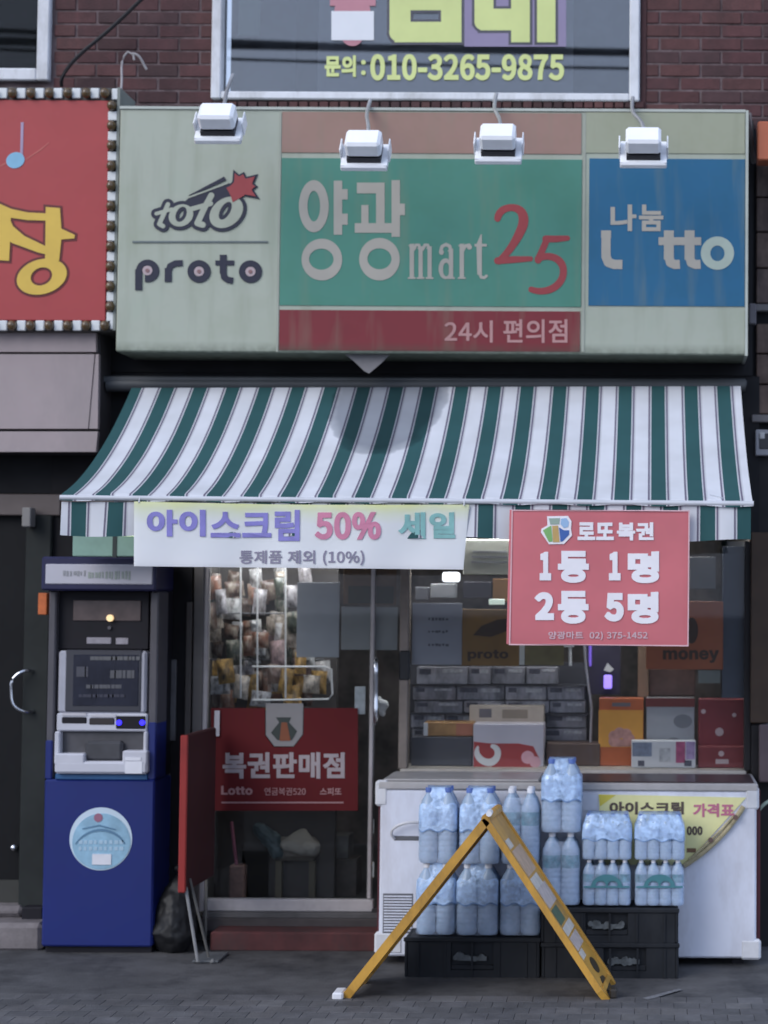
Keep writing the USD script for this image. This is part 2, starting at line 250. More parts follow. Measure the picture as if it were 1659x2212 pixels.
'양': (184, '134 58,134 166,150 166,151 139,177 139,177 125,151 124,151 100,177 100,177 86,151 86,151 59|33 13,34 27,37 33,44 41,60 49,83 53,109 52,123 49,131 47,141 41,147 35,151 28,152 23,152 14,150 7,147 2,141 -3,133 -9,123 -12,103 -15,75 -15,62 -12,53 -9,45 -4,38 3/50 23,50 14,52 10,56 6,64 2,84 -2,101 -2,118 1,127 5,135 12,136 19,133 27,129 31,123 35,107 39,85 39,71 37,60 33,55 31,51 26|13 106,13 119,15 125,19 134,22 139,27 144,35 149,44 153,54 155,71 154,79 152,88 148,99 138,105 129,107 119,107 101,105 95,99 85,93 79,85 75,75 71,67 69,49 70,40 73,30 78,23 85,18 91,15 99/30 119,30 105,33 97,40 89,52 84,65 83,78 87,85 94,91 104,91 118,87 128,83 133,78 137,69 140,56 141,48 139,42 136,35 129'),
'연': (184, '43 45,60 45,60 1,164 1,164 -12,43 -12|13 104,13 118,18 131,22 137,29 145,40 151,53 154,65 154,75 152,85 147,96 137,142 137,142 165,159 165,159 31,142 31,142 81,97 81,90 73,79 67,65 63,49 64,40 67,33 70,22 80,15 92/104 123,106 112,104 94,142 94,142 124/29 117,29 100,33 91,41 83,51 79,64 78,76 82,85 90,89 101,90 113,87 124,78 133,69 138,56 139,44 136,38 131,34 127'),
'외': (184, '141 165,157 165,157 -16,141 -16|13 23,11 37,49 37,60 38,60 69,47 72,36 78,27 87,21 99,20 106,21 121,23 129,29 138,39 146,47 150,59 153,70 154,82 153,91 150,101 144,109 136,114 128,117 119,117 103,115 96,111 89,103 79,91 73,77 69,77 39,94 39,129 43,131 31,111 28,85 25/37 117,38 101,41 95,51 87,60 83,72 83,82 85,88 88,95 94,100 104,101 116,99 121,96 127,88 135,78 139,64 139,55 137,48 134,43 129,39 123'),
'의': (184, '141 165,157 165,157 -16,141 -16|13 23,11 37,84 39,129 43,131 31,112 28,78 25|20 105,20 115,22 124,29 137,39 145,47 149,59 152,78 152,91 149,97 145,109 135,113 128,117 117,117 102,114 93,109 85,97 74,91 71,78 67,59 67,45 71,39 75,29 83,25 89,22 95/37 115,38 100,41 94,50 86,60 82,74 81,88 86,96 94,101 105,101 114,96 126,88 133,74 138,64 138,50 133,41 125'),
'이': (184, '141 165,158 165,158 -16,141 -16|17 79,17 103,22 121,27 131,32 138,43 147,57 151,72 151,77 149,87 143,98 131,103 121,107 105,109 90,107 71,104 58,98 45,87 33,83 31,72 26,57 25,45 29,39 33,32 39,24 51,19 63/33 97,33 74,37 60,43 50,48 45,56 41,66 40,75 43,81 48,85 54,89 64,92 77,93 90,91 104,88 116,83 125,78 131,69 136,59 137,50 133,43 126,37 117,35 109'),
'일': (184, '41 51,41 64,158 64,158 20,58 20,58 0,165 0,165 -13,42 -13,42 33,142 33,142 50|141 165,158 166,158 73,141 73|14 114,15 128,19 139,24 145,35 153,51 159,71 159,83 155,91 151,98 145,102 139,105 133,107 124,107 109,105 103,100 95,93 89,87 85,75 80,67 79,55 79,47 80,32 86,27 89,20 97,16 105/31 125,31 110,34 105,42 97,54 93,68 93,78 96,87 104,91 112,91 123,87 133,80 140,69 145,56 145,50 144,42 141,35 134'),
'점': (184, '41 51,159 51,159 -13,41 -13/59 37,58 0,143 0,142 37|107 121,142 121,142 165,159 165,159 59,142 60,142 106,107 107|11 74,29 84,43 97,51 111,56 128,56 141,16 141,16 154,113 154,113 141,74 141,73 139,73 130,75 120,83 104,88 97,99 87,117 79,109 65,101 68,85 78,71 93,65 105,61 97,53 85,41 73,31 66,19 61'),
'제': (184, '147 165,163 165,163 -16,147 -16|81 87,81 100,111 100,111 161,127 161,127 -7,111 -7,111 86|8 32,8 33,17 39,27 50,38 69,45 90,47 115,47 131,13 131,13 144,95 144,95 131,63 131,63 115,65 90,73 69,83 52,94 42,101 37,101 35,92 25,89 25,79 33,66 51,60 63,55 76,50 61,43 46,35 35,25 25,17 21'),
'크': (184, '10 23,173 23,173 9,10 9|27 79,25 92,30 93,137 97,137 133,136 134,29 134,29 147,153 147,153 83,151 63,146 37,129 38,134 62,136 78,136 84'),
'통': (184, '10 56,10 69,83 70,83 87,31 87,31 161,153 161,153 147,48 147,48 131,149 131,149 118,48 118,48 100,154 100,154 87,100 87,100 70,173 69,173 56|29 13,30 19,33 25,41 33,50 37,59 40,81 43,111 42,135 37,145 31,149 27,153 17,153 9,151 3,145 -4,141 -7,124 -13,103 -15,72 -15,59 -13,48 -9,41 -6,35 -1,31 6/47 12,48 8,51 5,62 0,80 -3,103 -3,118 -1,131 4,137 11,137 16,135 19,130 24,118 28,103 30,80 30,65 28,52 23,49 20,47 17'),
'트': (184, '10 21,174 21,174 7,10 7|31 150,153 150,153 137,48 137,48 109,149 109,149 96,48 96,48 69,155 68,155 55,31 55'),
'판': (184, '134 165,151 165,151 111,177 111,177 97,151 96,151 32,134 32|38 -12,38 44,54 44,54 3,55 1,159 1,159 -12|13 59,11 73,33 73,33 135,15 135,15 149,112 149,112 135,95 135,94 134,94 76,100 75,121 77,122 65,105 63,73 60/50 135,49 74,78 75,78 135'),
'편': (184, '43 -12,43 42,59 42,59 3,60 1,163 1,163 -12|112 83,112 97,142 97,142 118,112 118,112 131,142 131,142 165,159 165,159 31,142 31,142 82|13 58,11 72,33 72,33 137,15 137,15 151,111 151,111 137,93 137,93 74,116 77,117 64,75 59/50 137,49 73,76 73,77 137'),
'표': (184, '10 6,10 19,55 20,55 62,25 63,25 76,51 76,53 77,53 135,25 135,25 149,159 149,159 135,131 135,131 76,158 76,158 63,127 62,127 20,129 19,174 19,174 6/69 77,70 76,114 76,114 135,69 135/73 63,72 20,110 19,111 21,111 62'),
'품': (184, '10 65,10 78,173 78,173 65,100 64,100 43,153 43,153 -13,30 -13,30 43,83 43,83 64/46 1,137 0,137 30,46 30|25 147,25 160,158 160,158 147,131 146,131 109,157 109,157 95,26 95,26 109,53 109,53 145,51 147/69 146,69 109,114 109,114 147'),
'피': (184, '142 166,159 165,158 -16,142 -16|10 43,35 44,35 132,15 133,15 146,117 146,117 133,97 132,97 46,105 46,126 49,127 36,103 33,68 30,11 29/51 133,51 44,80 45,81 132'),
'LL': (111, '11 145,41 145,41 26,107 26,107 0,11 0'),
'Lt': (73, '1 81,1 103,19 104,19 131,48 131,49 104,69 103,69 81,49 80,49 28,51 24,54 23,69 23,69 0,41 1,32 3,25 8,22 13,19 22,19 80'),
'Lo': (116, '5 45,5 58,7 69,11 78,16 87,29 98,37 102,47 105,69 105,79 102,87 98,91 95,102 83,107 73,109 63,109 39,107 29,101 19,95 11,87 5,79 1,69 -2,46 -2,37 1,25 7,19 12,12 22,7 33/35 59,35 40,39 30,48 23,54 21,62 21,68 23,72 26,79 36,81 43,81 60,79 67,75 73,70 79,61 82,51 81,46 79,40 73,36 65'),
'Lm': (177, '10 103,38 103,39 87,42 92,51 100,64 105,74 105,86 101,95 93,98 86,102 91,109 98,116 102,123 104,137 105,145 103,152 99,161 91,164 84,166 77,167 0,137 0,137 67,135 75,129 79,123 81,117 81,110 79,105 74,103 69,102 0,74 0,74 67,71 75,67 79,60 81,54 81,46 78,43 74,39 67,39 0,10 0'),
'Ln': (117, '10 0,10 103,39 103,39 88,48 98,55 102,61 104,80 104,88 101,93 98,99 93,103 85,107 71,107 0,77 0,77 66,75 72,72 76,63 80,56 80,48 77,43 72,40 67,39 0'),
'Le': (112, '5 45,6 63,8 71,13 83,17 87,27 97,42 104,50 105,62 105,70 104,81 100,89 95,97 86,103 75,105 67,107 59,107 44,33 44,35 34,39 27,44 22,54 19,62 19,72 22,77 26,79 32,105 32,105 27,101 19,92 9,83 3,71 -1,63 -3,45 -2,36 1,25 7,19 13,12 22,7 33/35 70,34 63,79 63,78 70,75 76,68 81,61 83,52 83,46 81,39 76'),
'Ly': (111, '41 1,1 103,31 103,32 102,55 31,79 103,109 103,109 99,62 -22,58 -29,51 -35,43 -39,37 -41,13 -41,13 -18,29 -18,32 -17,37 -11'),
'Lp': (119, '10 103,39 103,39 91,47 99,57 104,64 105,75 105,81 104,92 99,100 93,107 83,112 69,113 62,113 41,112 34,106 19,97 7,84 0,75 -2,64 -2,57 -1,50 3,42 10,41 13,39 13,39 -41,10 -41/37 55,38 43,40 36,43 30,48 25,58 21,66 21,72 23,79 30,84 42,85 58,81 70,74 79,68 81,58 82,50 79,43 73,40 67'),
'Lr': (75, '10 103,38 103,39 88,42 95,51 102,58 104,72 104,72 79,53 79,48 76,43 71,40 65,39 0,10 0'),
}

def glyph(ch):
    adv, s = GLYPHS[ch]; ps = []
    for p in s.split('|') if s else []:
        rings = [[tuple(map(float, q.split())) for q in ring.split(',')] for ring in p.split('/')]
        ps.append(Polygon(rings[0], rings[1:]).buffer(0))
    return adv, union_all(ps) if ps else Polygon()
def words(text, bold=0.0, latin=False, space=60):
    x, out = 0.0, []
    for ch in text:
        if ch == ' ': x += space; continue
        adv, g = glyph(('L' + ch) if latin else ch); out.append(affinity.translate(g, x, 0)); x += adv + bold * 0.8
    g = union_all(out)
    return g.buffer(bold, join_style='mitre').buffer(0) if bold else g
def fit(g, x0, y0, x1, y1):
    """Lettering (y up) set into a rectangle of the photograph (y down)."""
    a, b, c, d = g.bounds
    sx, sy = (x1 - x0) / (c - a), (y1 - y0) / (d - b)
    return affinity.affine_transform(g, [sx, 0, 0, -sy, x0 - a * sx, y1 + b * sy])
def put_text(parent, name, text, rect, d, mat, bold=6.0, latin=False, t=0.003, space=60, label=None):
    return part(parent, name, pslab(fit(words(text, bold, latin, space), *rect), d + 0.002, t), mat, label=label)
def ell(cx, cy, rx, ry, rot=0, n=20):
    return affinity.rotate(affinity.scale(Point(0, 0).buffer(1, n), rx, ry), rot, origin=(0, 0)).__class__(affinity.translate(affinity.rotate(affinity.scale(Point(0, 0).buffer(1, n), rx, ry), rot, origin=(0, 0)), cx, cy).exterior.coords)
def stroke(pts, w, cap='round'): return LineString(pts).buffer(w / 2, cap_style=cap, join_style='round')
def brush(pts, ws):
    if len(pts) > 3:
        q = smoothline(np.c_[np.array(pts, float), np.array(ws, float) * 0.001], 4 * len(pts)); pts, ws = q[:, :2], q[:, 2] * 1000
    return union_all([shapely.MultiPoint([]).buffer(0)] + [union_all([Point(*a).buffer(wa / 2), Point(*b).buffer(wb / 2)]).convex_hull for a, b, wa, wb in zip(pts[:-1], pts[1:], ws[:-1], ws[1:])])
def zoomed(g, x, y, s):
    """An outline measured in an enlargement that starts at (x, y) of the 3024 x 4032 photograph at scale s."""
    k = 3024 / 1659.0
    return affinity.affine_transform(g, [1 / (s * k), 0, 0, 1 / (s * k), x / k, y / k])
# ---------------------------------------------------------------- the ground
M_road = look('asphalt', (0.045, 0.046, 0.05), 0.85, 0.25, 9.0, bump=0.6, bscale=120)
M_pave = look('pavement_concrete', (0.076, 0.074, 0.076), 0.8, 0.32, 4.0, bump=0.6, bscale=90, dirt=(0.018, 0.018, 0.021), dirt_amount=0.95, dirt_scale=3.0)
M_paver = [look('paver_grey_%d' % i, c, 0.8, 0.22, 11.0, bump=0.7, bscale=140, rnd=0.14, dirt=(0.03, 0.03, 0.034), dirt_amount=0.6, dirt_scale=3.0) for i, c in enumerate([(0.096, 0.094, 0.098), (0.086, 0.085, 0.088), (0.102, 0.099, 0.1)])]
g = trimesh.Trimesh([[-150, -150, -0.135], [150, -150, -0.135], [150, 150, -0.135], [-150, 150, -0.135]], [[0, 1, 2], [0, 2, 3]])
single('road', None, None, g, M_road, kind='structure')
pv = thing('pavement', None, None); tag(stage.GetPrimAtPath(pv), kind='structure')
part(pv, 'slab', bx(-30, 30, -6, 3.2, -0.2, 0.0), M_pave)
for i in range(60):
    part(pv, 'kerbstone', bx(-30 + i, -29.012 + i, 3.2, 3.35, -0.2, -0.004, 0.012), look('kerb_granite', (0.24, 0.24, 0.25), 0.75, 0.2, 20, rnd=0.15)) if 24 < i < 36 else None
n = 0
for r in range(9):
    D = 1.13 + r * 0.1
    for c in range(33):
        if n >= 300: break
        X = -1.62 + c * 0.1 + (0.05 if r % 2 else 0) ; n += 1
        h = 0.004 + random.uniform(-0.0004, 0.0004)
        part(pv, 'paver', bx(X + 0.0006, X + 0.0992, D + 0.0006, D + 0.0992, -0.02, h, 0.0012), random.choice(M_paver))

# ---------------------------------------------------------------- the brick building, its windows, the shop's walls and room
M_mortar = look('mortar', (0.125, 0.092, 0.095), 0.9, 0.35, 24, bump=0.4, dirt=(0.055, 0.036, 0.037), dirt_amount=1.0, dirt_scale=9)
M_brick = [look('brick_%d' % i, c, 0.78, 0.22, 16, bump=0.8, bscale=150, rnd=0.2, dirt=(0.03, 0.022, 0.022), dirt_amount=0.5, dirt_scale=4) for i, c in enumerate([(0.084, 0.034, 0.035), (0.07, 0.029, 0.031), (0.096, 0.041, 0.04), (0.06, 0.03, 0.032)])]
M_darkwall = look('dark_wall', (0.022, 0.02, 0.021), 0.8, 0.3, 5)
M_blackgap = look('near_black_wall', (0.012, 0.012, 0.014), 0.85, 0.3, 6)  # near-black base colour for heads, backings and soffit
M_whiteframe = look('white_window_frame', (0.66, 0.67, 0.70), 0.4, 0.06, 10, dirt=(0.3, 0.29, 0.28), dirt_amount=0.6, dirt_scale=7)
bld = thing('brick_building', 'dark red brick building with white framed upper windows above the corner shop', 'building')
w1 = R(-260, -420, 115, 176, 0); w2 = R(463, -420, 1383, 219, 0)
Xl, Xr, Zt = -3.6, 3.4, w2[3] + 0.5
Zs = PZ(829, 810, 0)                       # the shop's opening ends here, behind the awning
for q in ((Xl, w1[0], Zs, Zt), (w1[0], w1[1], w1[3], Zt), (w1[0], w1[1], Zs, w1[2]), (w1[1], w2[0], Zs, Zt), (w2[0], w2[1], w2[3], Zt), (w2[0], w2[1], Zs, w2[2]), (w2[1], Xr, Zs, Zt)):
    part(bld, 'wall', bx(q[0] + 1e-3, q[1], -0.25, -0.005, q[2], q[3]), M_mortar)
def bricks(X0, X1, Z0, Z1, phase, Zref):
    ph, pw = 0.0622, 0.1915
    k0, k1 = math.floor((Z0 - Zref) / ph), math.ceil((Z1 - Zref) / ph)
    for k in range(k0, k1 + 1):
        z = Zref + k * ph; a, b = max(z + 0.0045, Z0), min(z + ph - 0.0045, Z1)
        if b - a < 0.015: continue
        x = phase + (0.5 * pw if k % 2 else 0); x -= math.ceil((x - X0) / pw + 1) * pw
        while x < X1:
            l, r = max(x + 0.005, X0), min(x + pw - 0.005, X1)
            if r - l > 0.02:
                part(bld, 'brick', bx(l, r, -0.02, random.uniform(-0.0025, 0.0015), a, b, 0.003), random.choice(M_brick))
            x += pw
zb = PZ(900, 300, 0)
bricks(PX(1397, 100, 0), PX(1672, 100, 0), zb, PZ(1500, -150, 0), PX(1470, 9, 0), PZ(1500, 24, 0))
bricks(PX(117, 100, 0), PX(462, 100, 0), zb, PZ(300, -150, 0), PX(165, 60, 0), PZ(300, 24, 0))
part(bld, 'soldier_strip', pb(1385, -150, 1396.5, 300, 0.003, 0.02, 0.002), M_brick[1])
xs = np.arange(470, 1385, 22)
for x in xs:                                # bricks on edge under the middle window
    part(bld, 'sill_brick', pb(x, 219, x + 19, 233, 0.02 + random.uniform(-0.004, 0.004), 0.1, 0.003), random.choice(M_brick))

def window(px0, px1, pytop, pybot, fw, fb, glass):
    """A white framed window whose frame is as wide as fw, its lower rail fb; the top is out of the picture."""
    X0, X1, Z0, Z1 = R(px0, pytop, px1, pybot, 0.0)
    wd = part(bld, 'window', [bx(X0, X0 + fw, -0.08, 0.03, Z0, Z1, 0.006), bx(X1 - fw, X1, -0.08, 0.03, Z0, Z1, 0.006), bx(X0 + fw, X1 - fw, -0.08, 0.028, Z0, Z0 + fb, 0.006), bx(X0 + fw, X1 - fw, -0.08, 0.028, Z1 - fb, Z1, 0.006)], M_whiteframe)
    part(wd, 'pane', bx(X0 + fw, X1 - fw, -0.036, -0.03, Z0 + fb, Z1 - fb), glass)
    return wd, X0 + fw, X1 - fw, Z0 + fb, Z1 - fb
M_pane_up = pane('upper_glass', (0.82, 0.84, 0.85), 2.05)
wa, a0, a1, b0, b1 = window(-260, 115, -420, 176, 27 / 470, 27 / 470, pane('side_upper_glass', (0.8, 0.82, 0.82), 1.3))
part(wa, 'room', bx(a0 - .02, a1 + .02, -1.2, -0.4, b0 - .02, b1), look('dark_room', (0.012, 0.013, 0.015), 0.9))
wb, a0, a1, b0, b1 = window(463, 1383, -420, 219, 22 / 470, 17 / 470, M_pane_up)
M_blind = look('grey_film', (0.31, 0.315, 0.345), 0.7, 0.12, 3, dirt=(0.19, 0.195, 0.21), dirt_amount=0.7, dirt_scale=2)
part(wb, 'room', bx(a0 - .02, a1 + .02, -1.2, -0.25, b0 - .02, b1), look('dim_room', (0.13, 0.135, 0.15), 0.9, 0.5, 2.5))
part(wb, 'film', pb(690, -420, 1240, 205, -0.05, 0.004), M_blind)
part(wb, 'curtain', pb(516, -100, 562, 76, -0.12, 0.01), look('mint_curtain', (0.24, 0.33, 0.29), 0.8))
part(wb, 'curtain', pb(640, -100, 700, 204, -0.14, 0.01), look('grey_curtain', (0.05, 0.05, 0.055), 0.8))
M_yel = look('pale_yellow_print', (0.60, 0.66, 0.27), 0.5, 0.06)
M_vio = look('violet_print', (0.26, 0.22, 0.34), 0.5, 0.06)
z4 = lambda gm: zoomed(gm, 700, 0, 0.873)
dW = -0.026
vio = Polygon([(722, -60), (1335, -60), (1335, 160), (722, 160)])
part(wb, 'sign_print', pslab(z4(vio.difference(sbox(722, -60, 985, 160)).union(sbox(985, -60, 1335, 160))), dW - 0.001, 0.003), M_vio)
yb = union_all([sbox(745, -150, 975, 145), sbox(728, -150, 975, 110), Point(760, 110).buffer(33)]).difference(sbox(800, 35, 905, 75))
yd = union_all([sbox(1020, -150, 1085, 80), sbox(1040, 30, 1210, 104), Point(1050, 74).buffer(30), sbox(1146, -150, 1210, 145), sbox(1235, -150, 1298, 145)])
part(wb, 'sign_letter', pslab(z4(yb), dW + 0.001, 0.003), M_yel); part(wb, 'sign_letter', pslab(z4(yd), dW + 0.001, 0.003), M_yel)
part(wb, 'sign_letter_shade', pslab(z4(union_all([yd, yb]).buffer(9, join_style='mitre')), dW, 0.003), look('slate_outline', (0.09, 0.09, 0.11), 0.6))
put_text(wb, 'sign_lettering', '문의', z4(sbox(505, 190, 612, 264)).bounds, dW, M_yel, 9)
part(wb, 'sign_lettering', pslab(z4(union_all([Point(638, 214).buffer(8), Point(638, 250).buffer(8)])), dW + 0.002, 0.003), M_yel)
put_text(wb, 'sign_lettering', '010-3265-9875', z4(sbox(662, 186, 1328, 276)).bounds, dW, M_yel, 8)
part(wb, 'sign_paper', pslab(z4(sbox(528, 38, 674, 138)), dW + 0.001, 0.003), look('white_paper', (0.72, 0.73, 0.76), 0.7, 0.04))
part(wb, 'sign_print', pslab(z4(union_all([Point(600, 40).buffer(62), sbox(523, -60, 680, 20), Point(600, 120).buffer(38)])), dW, 0.003), look('pink_print', (0.48, 0.22, 0.26), 0.6))

# ground floor of the brick building: piers, head of the shop front, the shop's room
Xs0, Xs1 = PX(413, 1600, 0), PX(1622, 1600, 0)
part(bld, 'shop_head', bx(PX(235, 700, 0), PX(1640, 700, 0), -0.05, 0.04, PZ(829, 1160, 0), Zs - 1e-3), M_blackgap)
part(bld, 'sign_backing', bx(PX(222, 700, 0) , PX(1625, 700, 0), -0.008, 0.05, Zs, PZ(829, 262, 0)), M_blackgap)
part(bld, 'pier', bx(PX(104, 1600, 0), Xs0, -0.2, 0.03, 0, Zs - 1e-3), look('dark_pier', (0.014, 0.013, 0.015), 0.7, 0.4, 3, spec=0.2))
part(bld, 'pier', pb(1622, 1150, 1662, 1562, 0.06, 0.2, 0.004), look('brown_pier', (0.055, 0.032, 0.018), 0.5, 0.3, 6))
part(bld, 'pier', pb(1622, 1566, 1700, 2100, 0.04, 0.2, 0.004), M_darkwall)
part(bld, 'pier_strip', pb(363, 1425, 379, 1600, 0.045, 0.03, 0.003), look('dull_steel', (0.12, 0.12, 0.13), 0.4, 0.3, 8))
part(bld, 'pier_strip', pb(350, 1620, 366, 1730, 0.045, 0.03, 0.003), look('dull_steel', (0.12, 0.12, 0.13)))
part(bld, 'pier_strip', pb(400, 1300, 412, 1600, 0.05, 0.02, 0.003), look('dull_brown', (0.07, 0.06, 0.055)))
M_room = look('room_wall', (0.16, 0.15, 0.14), 0.8, 0.2, 3)
part(bld, 'room_wall', bx(Xs0 - .1, Xs1 + .1, -3.1, -3.0, 0, 2.7), M_room)
part(bld, 'room_wall', bx(Xs0 - .1, Xs0 - 0.001, -3.0, -0.21, 0, 2.7), M_room)
part(bld, 'room_wall', bx(Xs1 + 0.001, Xs1 + .1, -3.0, -0.21, 0, 2.7), M_room)
part(bld, 'room_ceiling', bx(Xs0 - .1, Xs1 + .1, -3.1, -0.2, 2.7, 2.8), M_room)
part(bld, 'room_floor', bx(Xs0, Xs1, -3.0, 0.0, 0.005, 0.11), look('room_floor', (0.05, 0.048, 0.046), 0.5, 0.3, 5))

# the shop front: posts, sill, panes, door
M_alu = look('bronzed_aluminium', (0.21, 0.175, 0.15), 0.45, 0.2, 9)
M_alu_l = look('pale_aluminium', (0.40, 0.37, 0.37), 0.4, 0.12, 9, dirt=(0.15, 0.13, 0.12), dirt_amount=0.5, dirt_scale=6)
M_glass = pane('shop_glass', (0.93, 0.94, 0.94), 1.28)
sf = thing('storefront', 'glazed shop front with beige mullion, glass door and display window under the awning', 'shop front', (PX(640, 2000, 0), 0, 0.1))
Zh = PZ(829, 1165, 0)
zsill = PZ(1240, 1663, 0.03)
def post(x0, x1, d, t, z0, z1, m, nm='post'): X0, X1, _, _ = R(x0, 1500, x1, 1600, d); return part(sf, nm, bx(X0, X1, d - t, d, z0, z1, 0.004), m)
post(414, 436, 0.03, 0.08, 0.13, Zh, look('greyish_frame', (0.11, 0.1, 0.095), 0.5, 0.2, 6))
post(861, 880, 0.03, 0.08, zsill, Zh, M_alu)
post(861, 880, 0.03, 0.08, 0.13, zsill - .03, M_alu)
post(806, 861, 0.02, 0.03, 0.13, zsill * 0.2, M_darkwall, 'kick_panel')
part(sf, 'lock', pb(862, 1405, 884, 1470, 0.035, 0.04, 0.006), look('black_plastic', (0.015, 0.015, 0.017), 0.4))
post(1608, 1622, 0.03, 0.08, zsill, Zh, M_darkwall)
part(sf, 'sill', bx(PX(864, 1663, .03), PX(1612, 1663, .03), -0.25, 0.035, zsill - 0.028, zsill, 0.004), look('pale_sill', (0.46, 0.42, 0.37), 0.5, 0.15, 12))
part(sf, 'apron', bx(PX(864, 1663, .0), PX(1622, 1663, .0), -0.2, 0.0, 0, zsill - 0.03), look('maroon_apron', (0.055, 0.02, 0.022), 0.5, 0.3, 6))
wnd = part(sf, 'window_pane', bx(PX(880, 1500, 0), PX(1608, 1500, 0), -0.006, 0.0, zsill, Zh), M_glass)
dr = part(sf, 'door', [pb(440, 1943, 806, 1969, 0.02, 0.045, 0.004), pb(436, 1150, 446, 1969, 0.018, 0.04, 0.003), pb(798, 1150, 806, 1942, 0.018, 0.04, 0.003)], M_alu_l)
part(dr, 'pane', pb(446, 1150, 798, 1943, 0.0, 0.006), M_glass)
part(dr, 'pull_handle', [tube(smoothline([P(812, 1424, .03), P(812, 1430, .07), P(812, 1500, .075), P(812, 1555, .07), P(812, 1562, .03)], 24), 0.011, 10)], look('chrome', (0.7, 0.71, 0.74), 0.18, 0.03, metal=1.0), smooth=50)
part(sf, 'side_pane', pb(807, 1150, 861, 1995, 0.0, 0.006), M_glass)
part(sf, 'threshold', [pb(436, 1972, 862, 1984, 0.05, 0.2, 0.004)], look('threshold_steel', (0.08, 0.075, 0.075), 0.5, 0.3, 9))
part(sf, 'door_step', pb(430, 1984, 862, 2014, 0.06, 0.25, 0.006), look('dark_step', (0.05, 0.042, 0.042), 0.7, 0.3, 7))
Xa, Xb = PX(455, 2030, .2), PX(868, 2030, .2)
part(sf, 'red_step', bx(Xa, Xb, -0.05, 0.21, -0.005, PZ(640, 2013, 0.2), 0.008), look('red_step_paint', (0.075, 0.02, 0.02), 0.7, 0.35, 9, dirt=(0.03, 0.025, 0.025), dirt_amount=0.8, dirt_scale=5))

# red sticker on the door glass
M_stick = look('red_sticker', (0.105, 0.009, 0.011), 0.6, 0.08, 4, spec=0.2)
M_ink = look('pinkish_white_ink', (0.36, 0.31, 0.32), 0.6, 0.08)
z8 = lambda gm: zoomed(gm, 600, 2700, 1.728)
emb = Polygon([(772, 120), (1026, 120), (1022, 330), (960, 412), (830, 412), (772, 335)])
st = single('lottery_sticker', 'wide dark red sticker with white lettering across the shop door glass', 'sticker', pslab(z8(sbox(398, 152, 1398, 850)).difference(z8(emb.buffer(6))), 0.004, 0.003), M_stick)
st_t = lambda s, r, b: put_text(st, 'lettering', s, z8(sbox(*r)).bounds, 0.004, M_ink, b)
st_t('복권판매점', (478, 452, 1308, 632), 7); 
put_text(st, 'small_lettering', 'Lotto', z8(sbox(468, 682, 680, 742)).bounds, 0.004, look('faded_ink', (0.36, 0.2, 0.2), 0.5), 2, True)
put_text(st, 'small_lettering', '연금복권520', z8(sbox(762, 694, 1042, 746)).bounds, 0.004, look('faded_ink', (0.36, 0.2, 0.2), 0.5), 2)
put_text(st, 'small_lettering', '스피또', z8(sbox(1140, 694, 1286, 746)).bounds, 0.004, look('faded_ink', (0.36, 0.2, 0.2), 0.5), 5)
part(st, 'rule', pslab(z8(sbox(470, 790, 1300, 800)), 0.0055, 0.002), look('faded_ink', (0.36, 0.2, 0.2), 0.5))
part(st, 'emblem', pslab(z8(emb), 0.0045, 0.003), look('emblem_grey', (0.24, 0.23, 0.23), 0.5))
part(st, 'emblem_mark', pslab(z8(union_all([Polygon([(840, 215), (945, 215), (930, 250), (985, 310), (950, 370), (850, 370), (806, 320), (862, 250)])])), 0.006, 0.002), look('emblem_dark', (0.035, 0.045, 0.04), 0.5))
part(st, 'emblem_mark', pslab(z8(Polygon([(878, 250), (915, 250), (940, 375), (865, 375)])), 0.0072, 0.002), look('emblem_orange', (0.22, 0.07, 0.03), 0.5))
# ---------------------------------------------------------------- the main signboard
def signface(name, color, zlow):
    c = np.array(color)
    LOOK[name] = usdkit.material(stage, '/World/Looks/' + name, {
        'g': ('geometry', {}), 's': ('separate_xyz', {}), 'n': ('noise_texture', {'scale': 3.0, 'detail': 7.0, 'roughness': 0.65}), 'n2': ('noise_texture', {'scale': 26.0, 'detail': 5.0}),
        'r': ('rgb_ramp', {'ramp': [(0.3, tuple(c * (0.89, 0.91, 0.86))), (0.52, tuple(c)), (0.75, tuple(np.minimum(c * (0.94, 1.0, 0.97), 1)))]}),
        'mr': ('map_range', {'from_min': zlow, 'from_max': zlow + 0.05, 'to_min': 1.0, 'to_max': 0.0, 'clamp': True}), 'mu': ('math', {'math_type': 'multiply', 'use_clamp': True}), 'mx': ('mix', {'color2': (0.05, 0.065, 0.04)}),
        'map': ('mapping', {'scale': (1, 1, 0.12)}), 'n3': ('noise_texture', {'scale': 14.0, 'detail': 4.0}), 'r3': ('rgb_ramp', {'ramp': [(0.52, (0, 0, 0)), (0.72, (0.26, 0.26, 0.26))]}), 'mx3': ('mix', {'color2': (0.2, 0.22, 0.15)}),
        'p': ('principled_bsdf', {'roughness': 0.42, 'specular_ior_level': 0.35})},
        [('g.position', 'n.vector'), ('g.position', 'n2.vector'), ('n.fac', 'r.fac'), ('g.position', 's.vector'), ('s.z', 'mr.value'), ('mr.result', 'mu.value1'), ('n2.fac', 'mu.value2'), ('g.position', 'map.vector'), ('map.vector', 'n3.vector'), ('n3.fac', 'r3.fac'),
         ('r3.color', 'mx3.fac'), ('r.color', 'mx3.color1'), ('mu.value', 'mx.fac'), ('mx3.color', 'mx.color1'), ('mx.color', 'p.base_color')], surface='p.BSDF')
    return LOOK[name]
dS = 0.35
sX0, sX1, sZ0, sZ1 = R(254, 237, 1612, 763, dS)
sg = thing('shop_signboard', 'wide faded signboard of cream, green, red and blue panels over the awning', 'signboard', ((sX0 + sX1) / 2, 0, sZ0))
part(sg, 'cabinet', bx(sX0, sX1, 0.052, dS - 0.004, sZ0, sZ1, 0.006), signface('sign_cream', (0.39, 0.42, 0.345), sZ0))
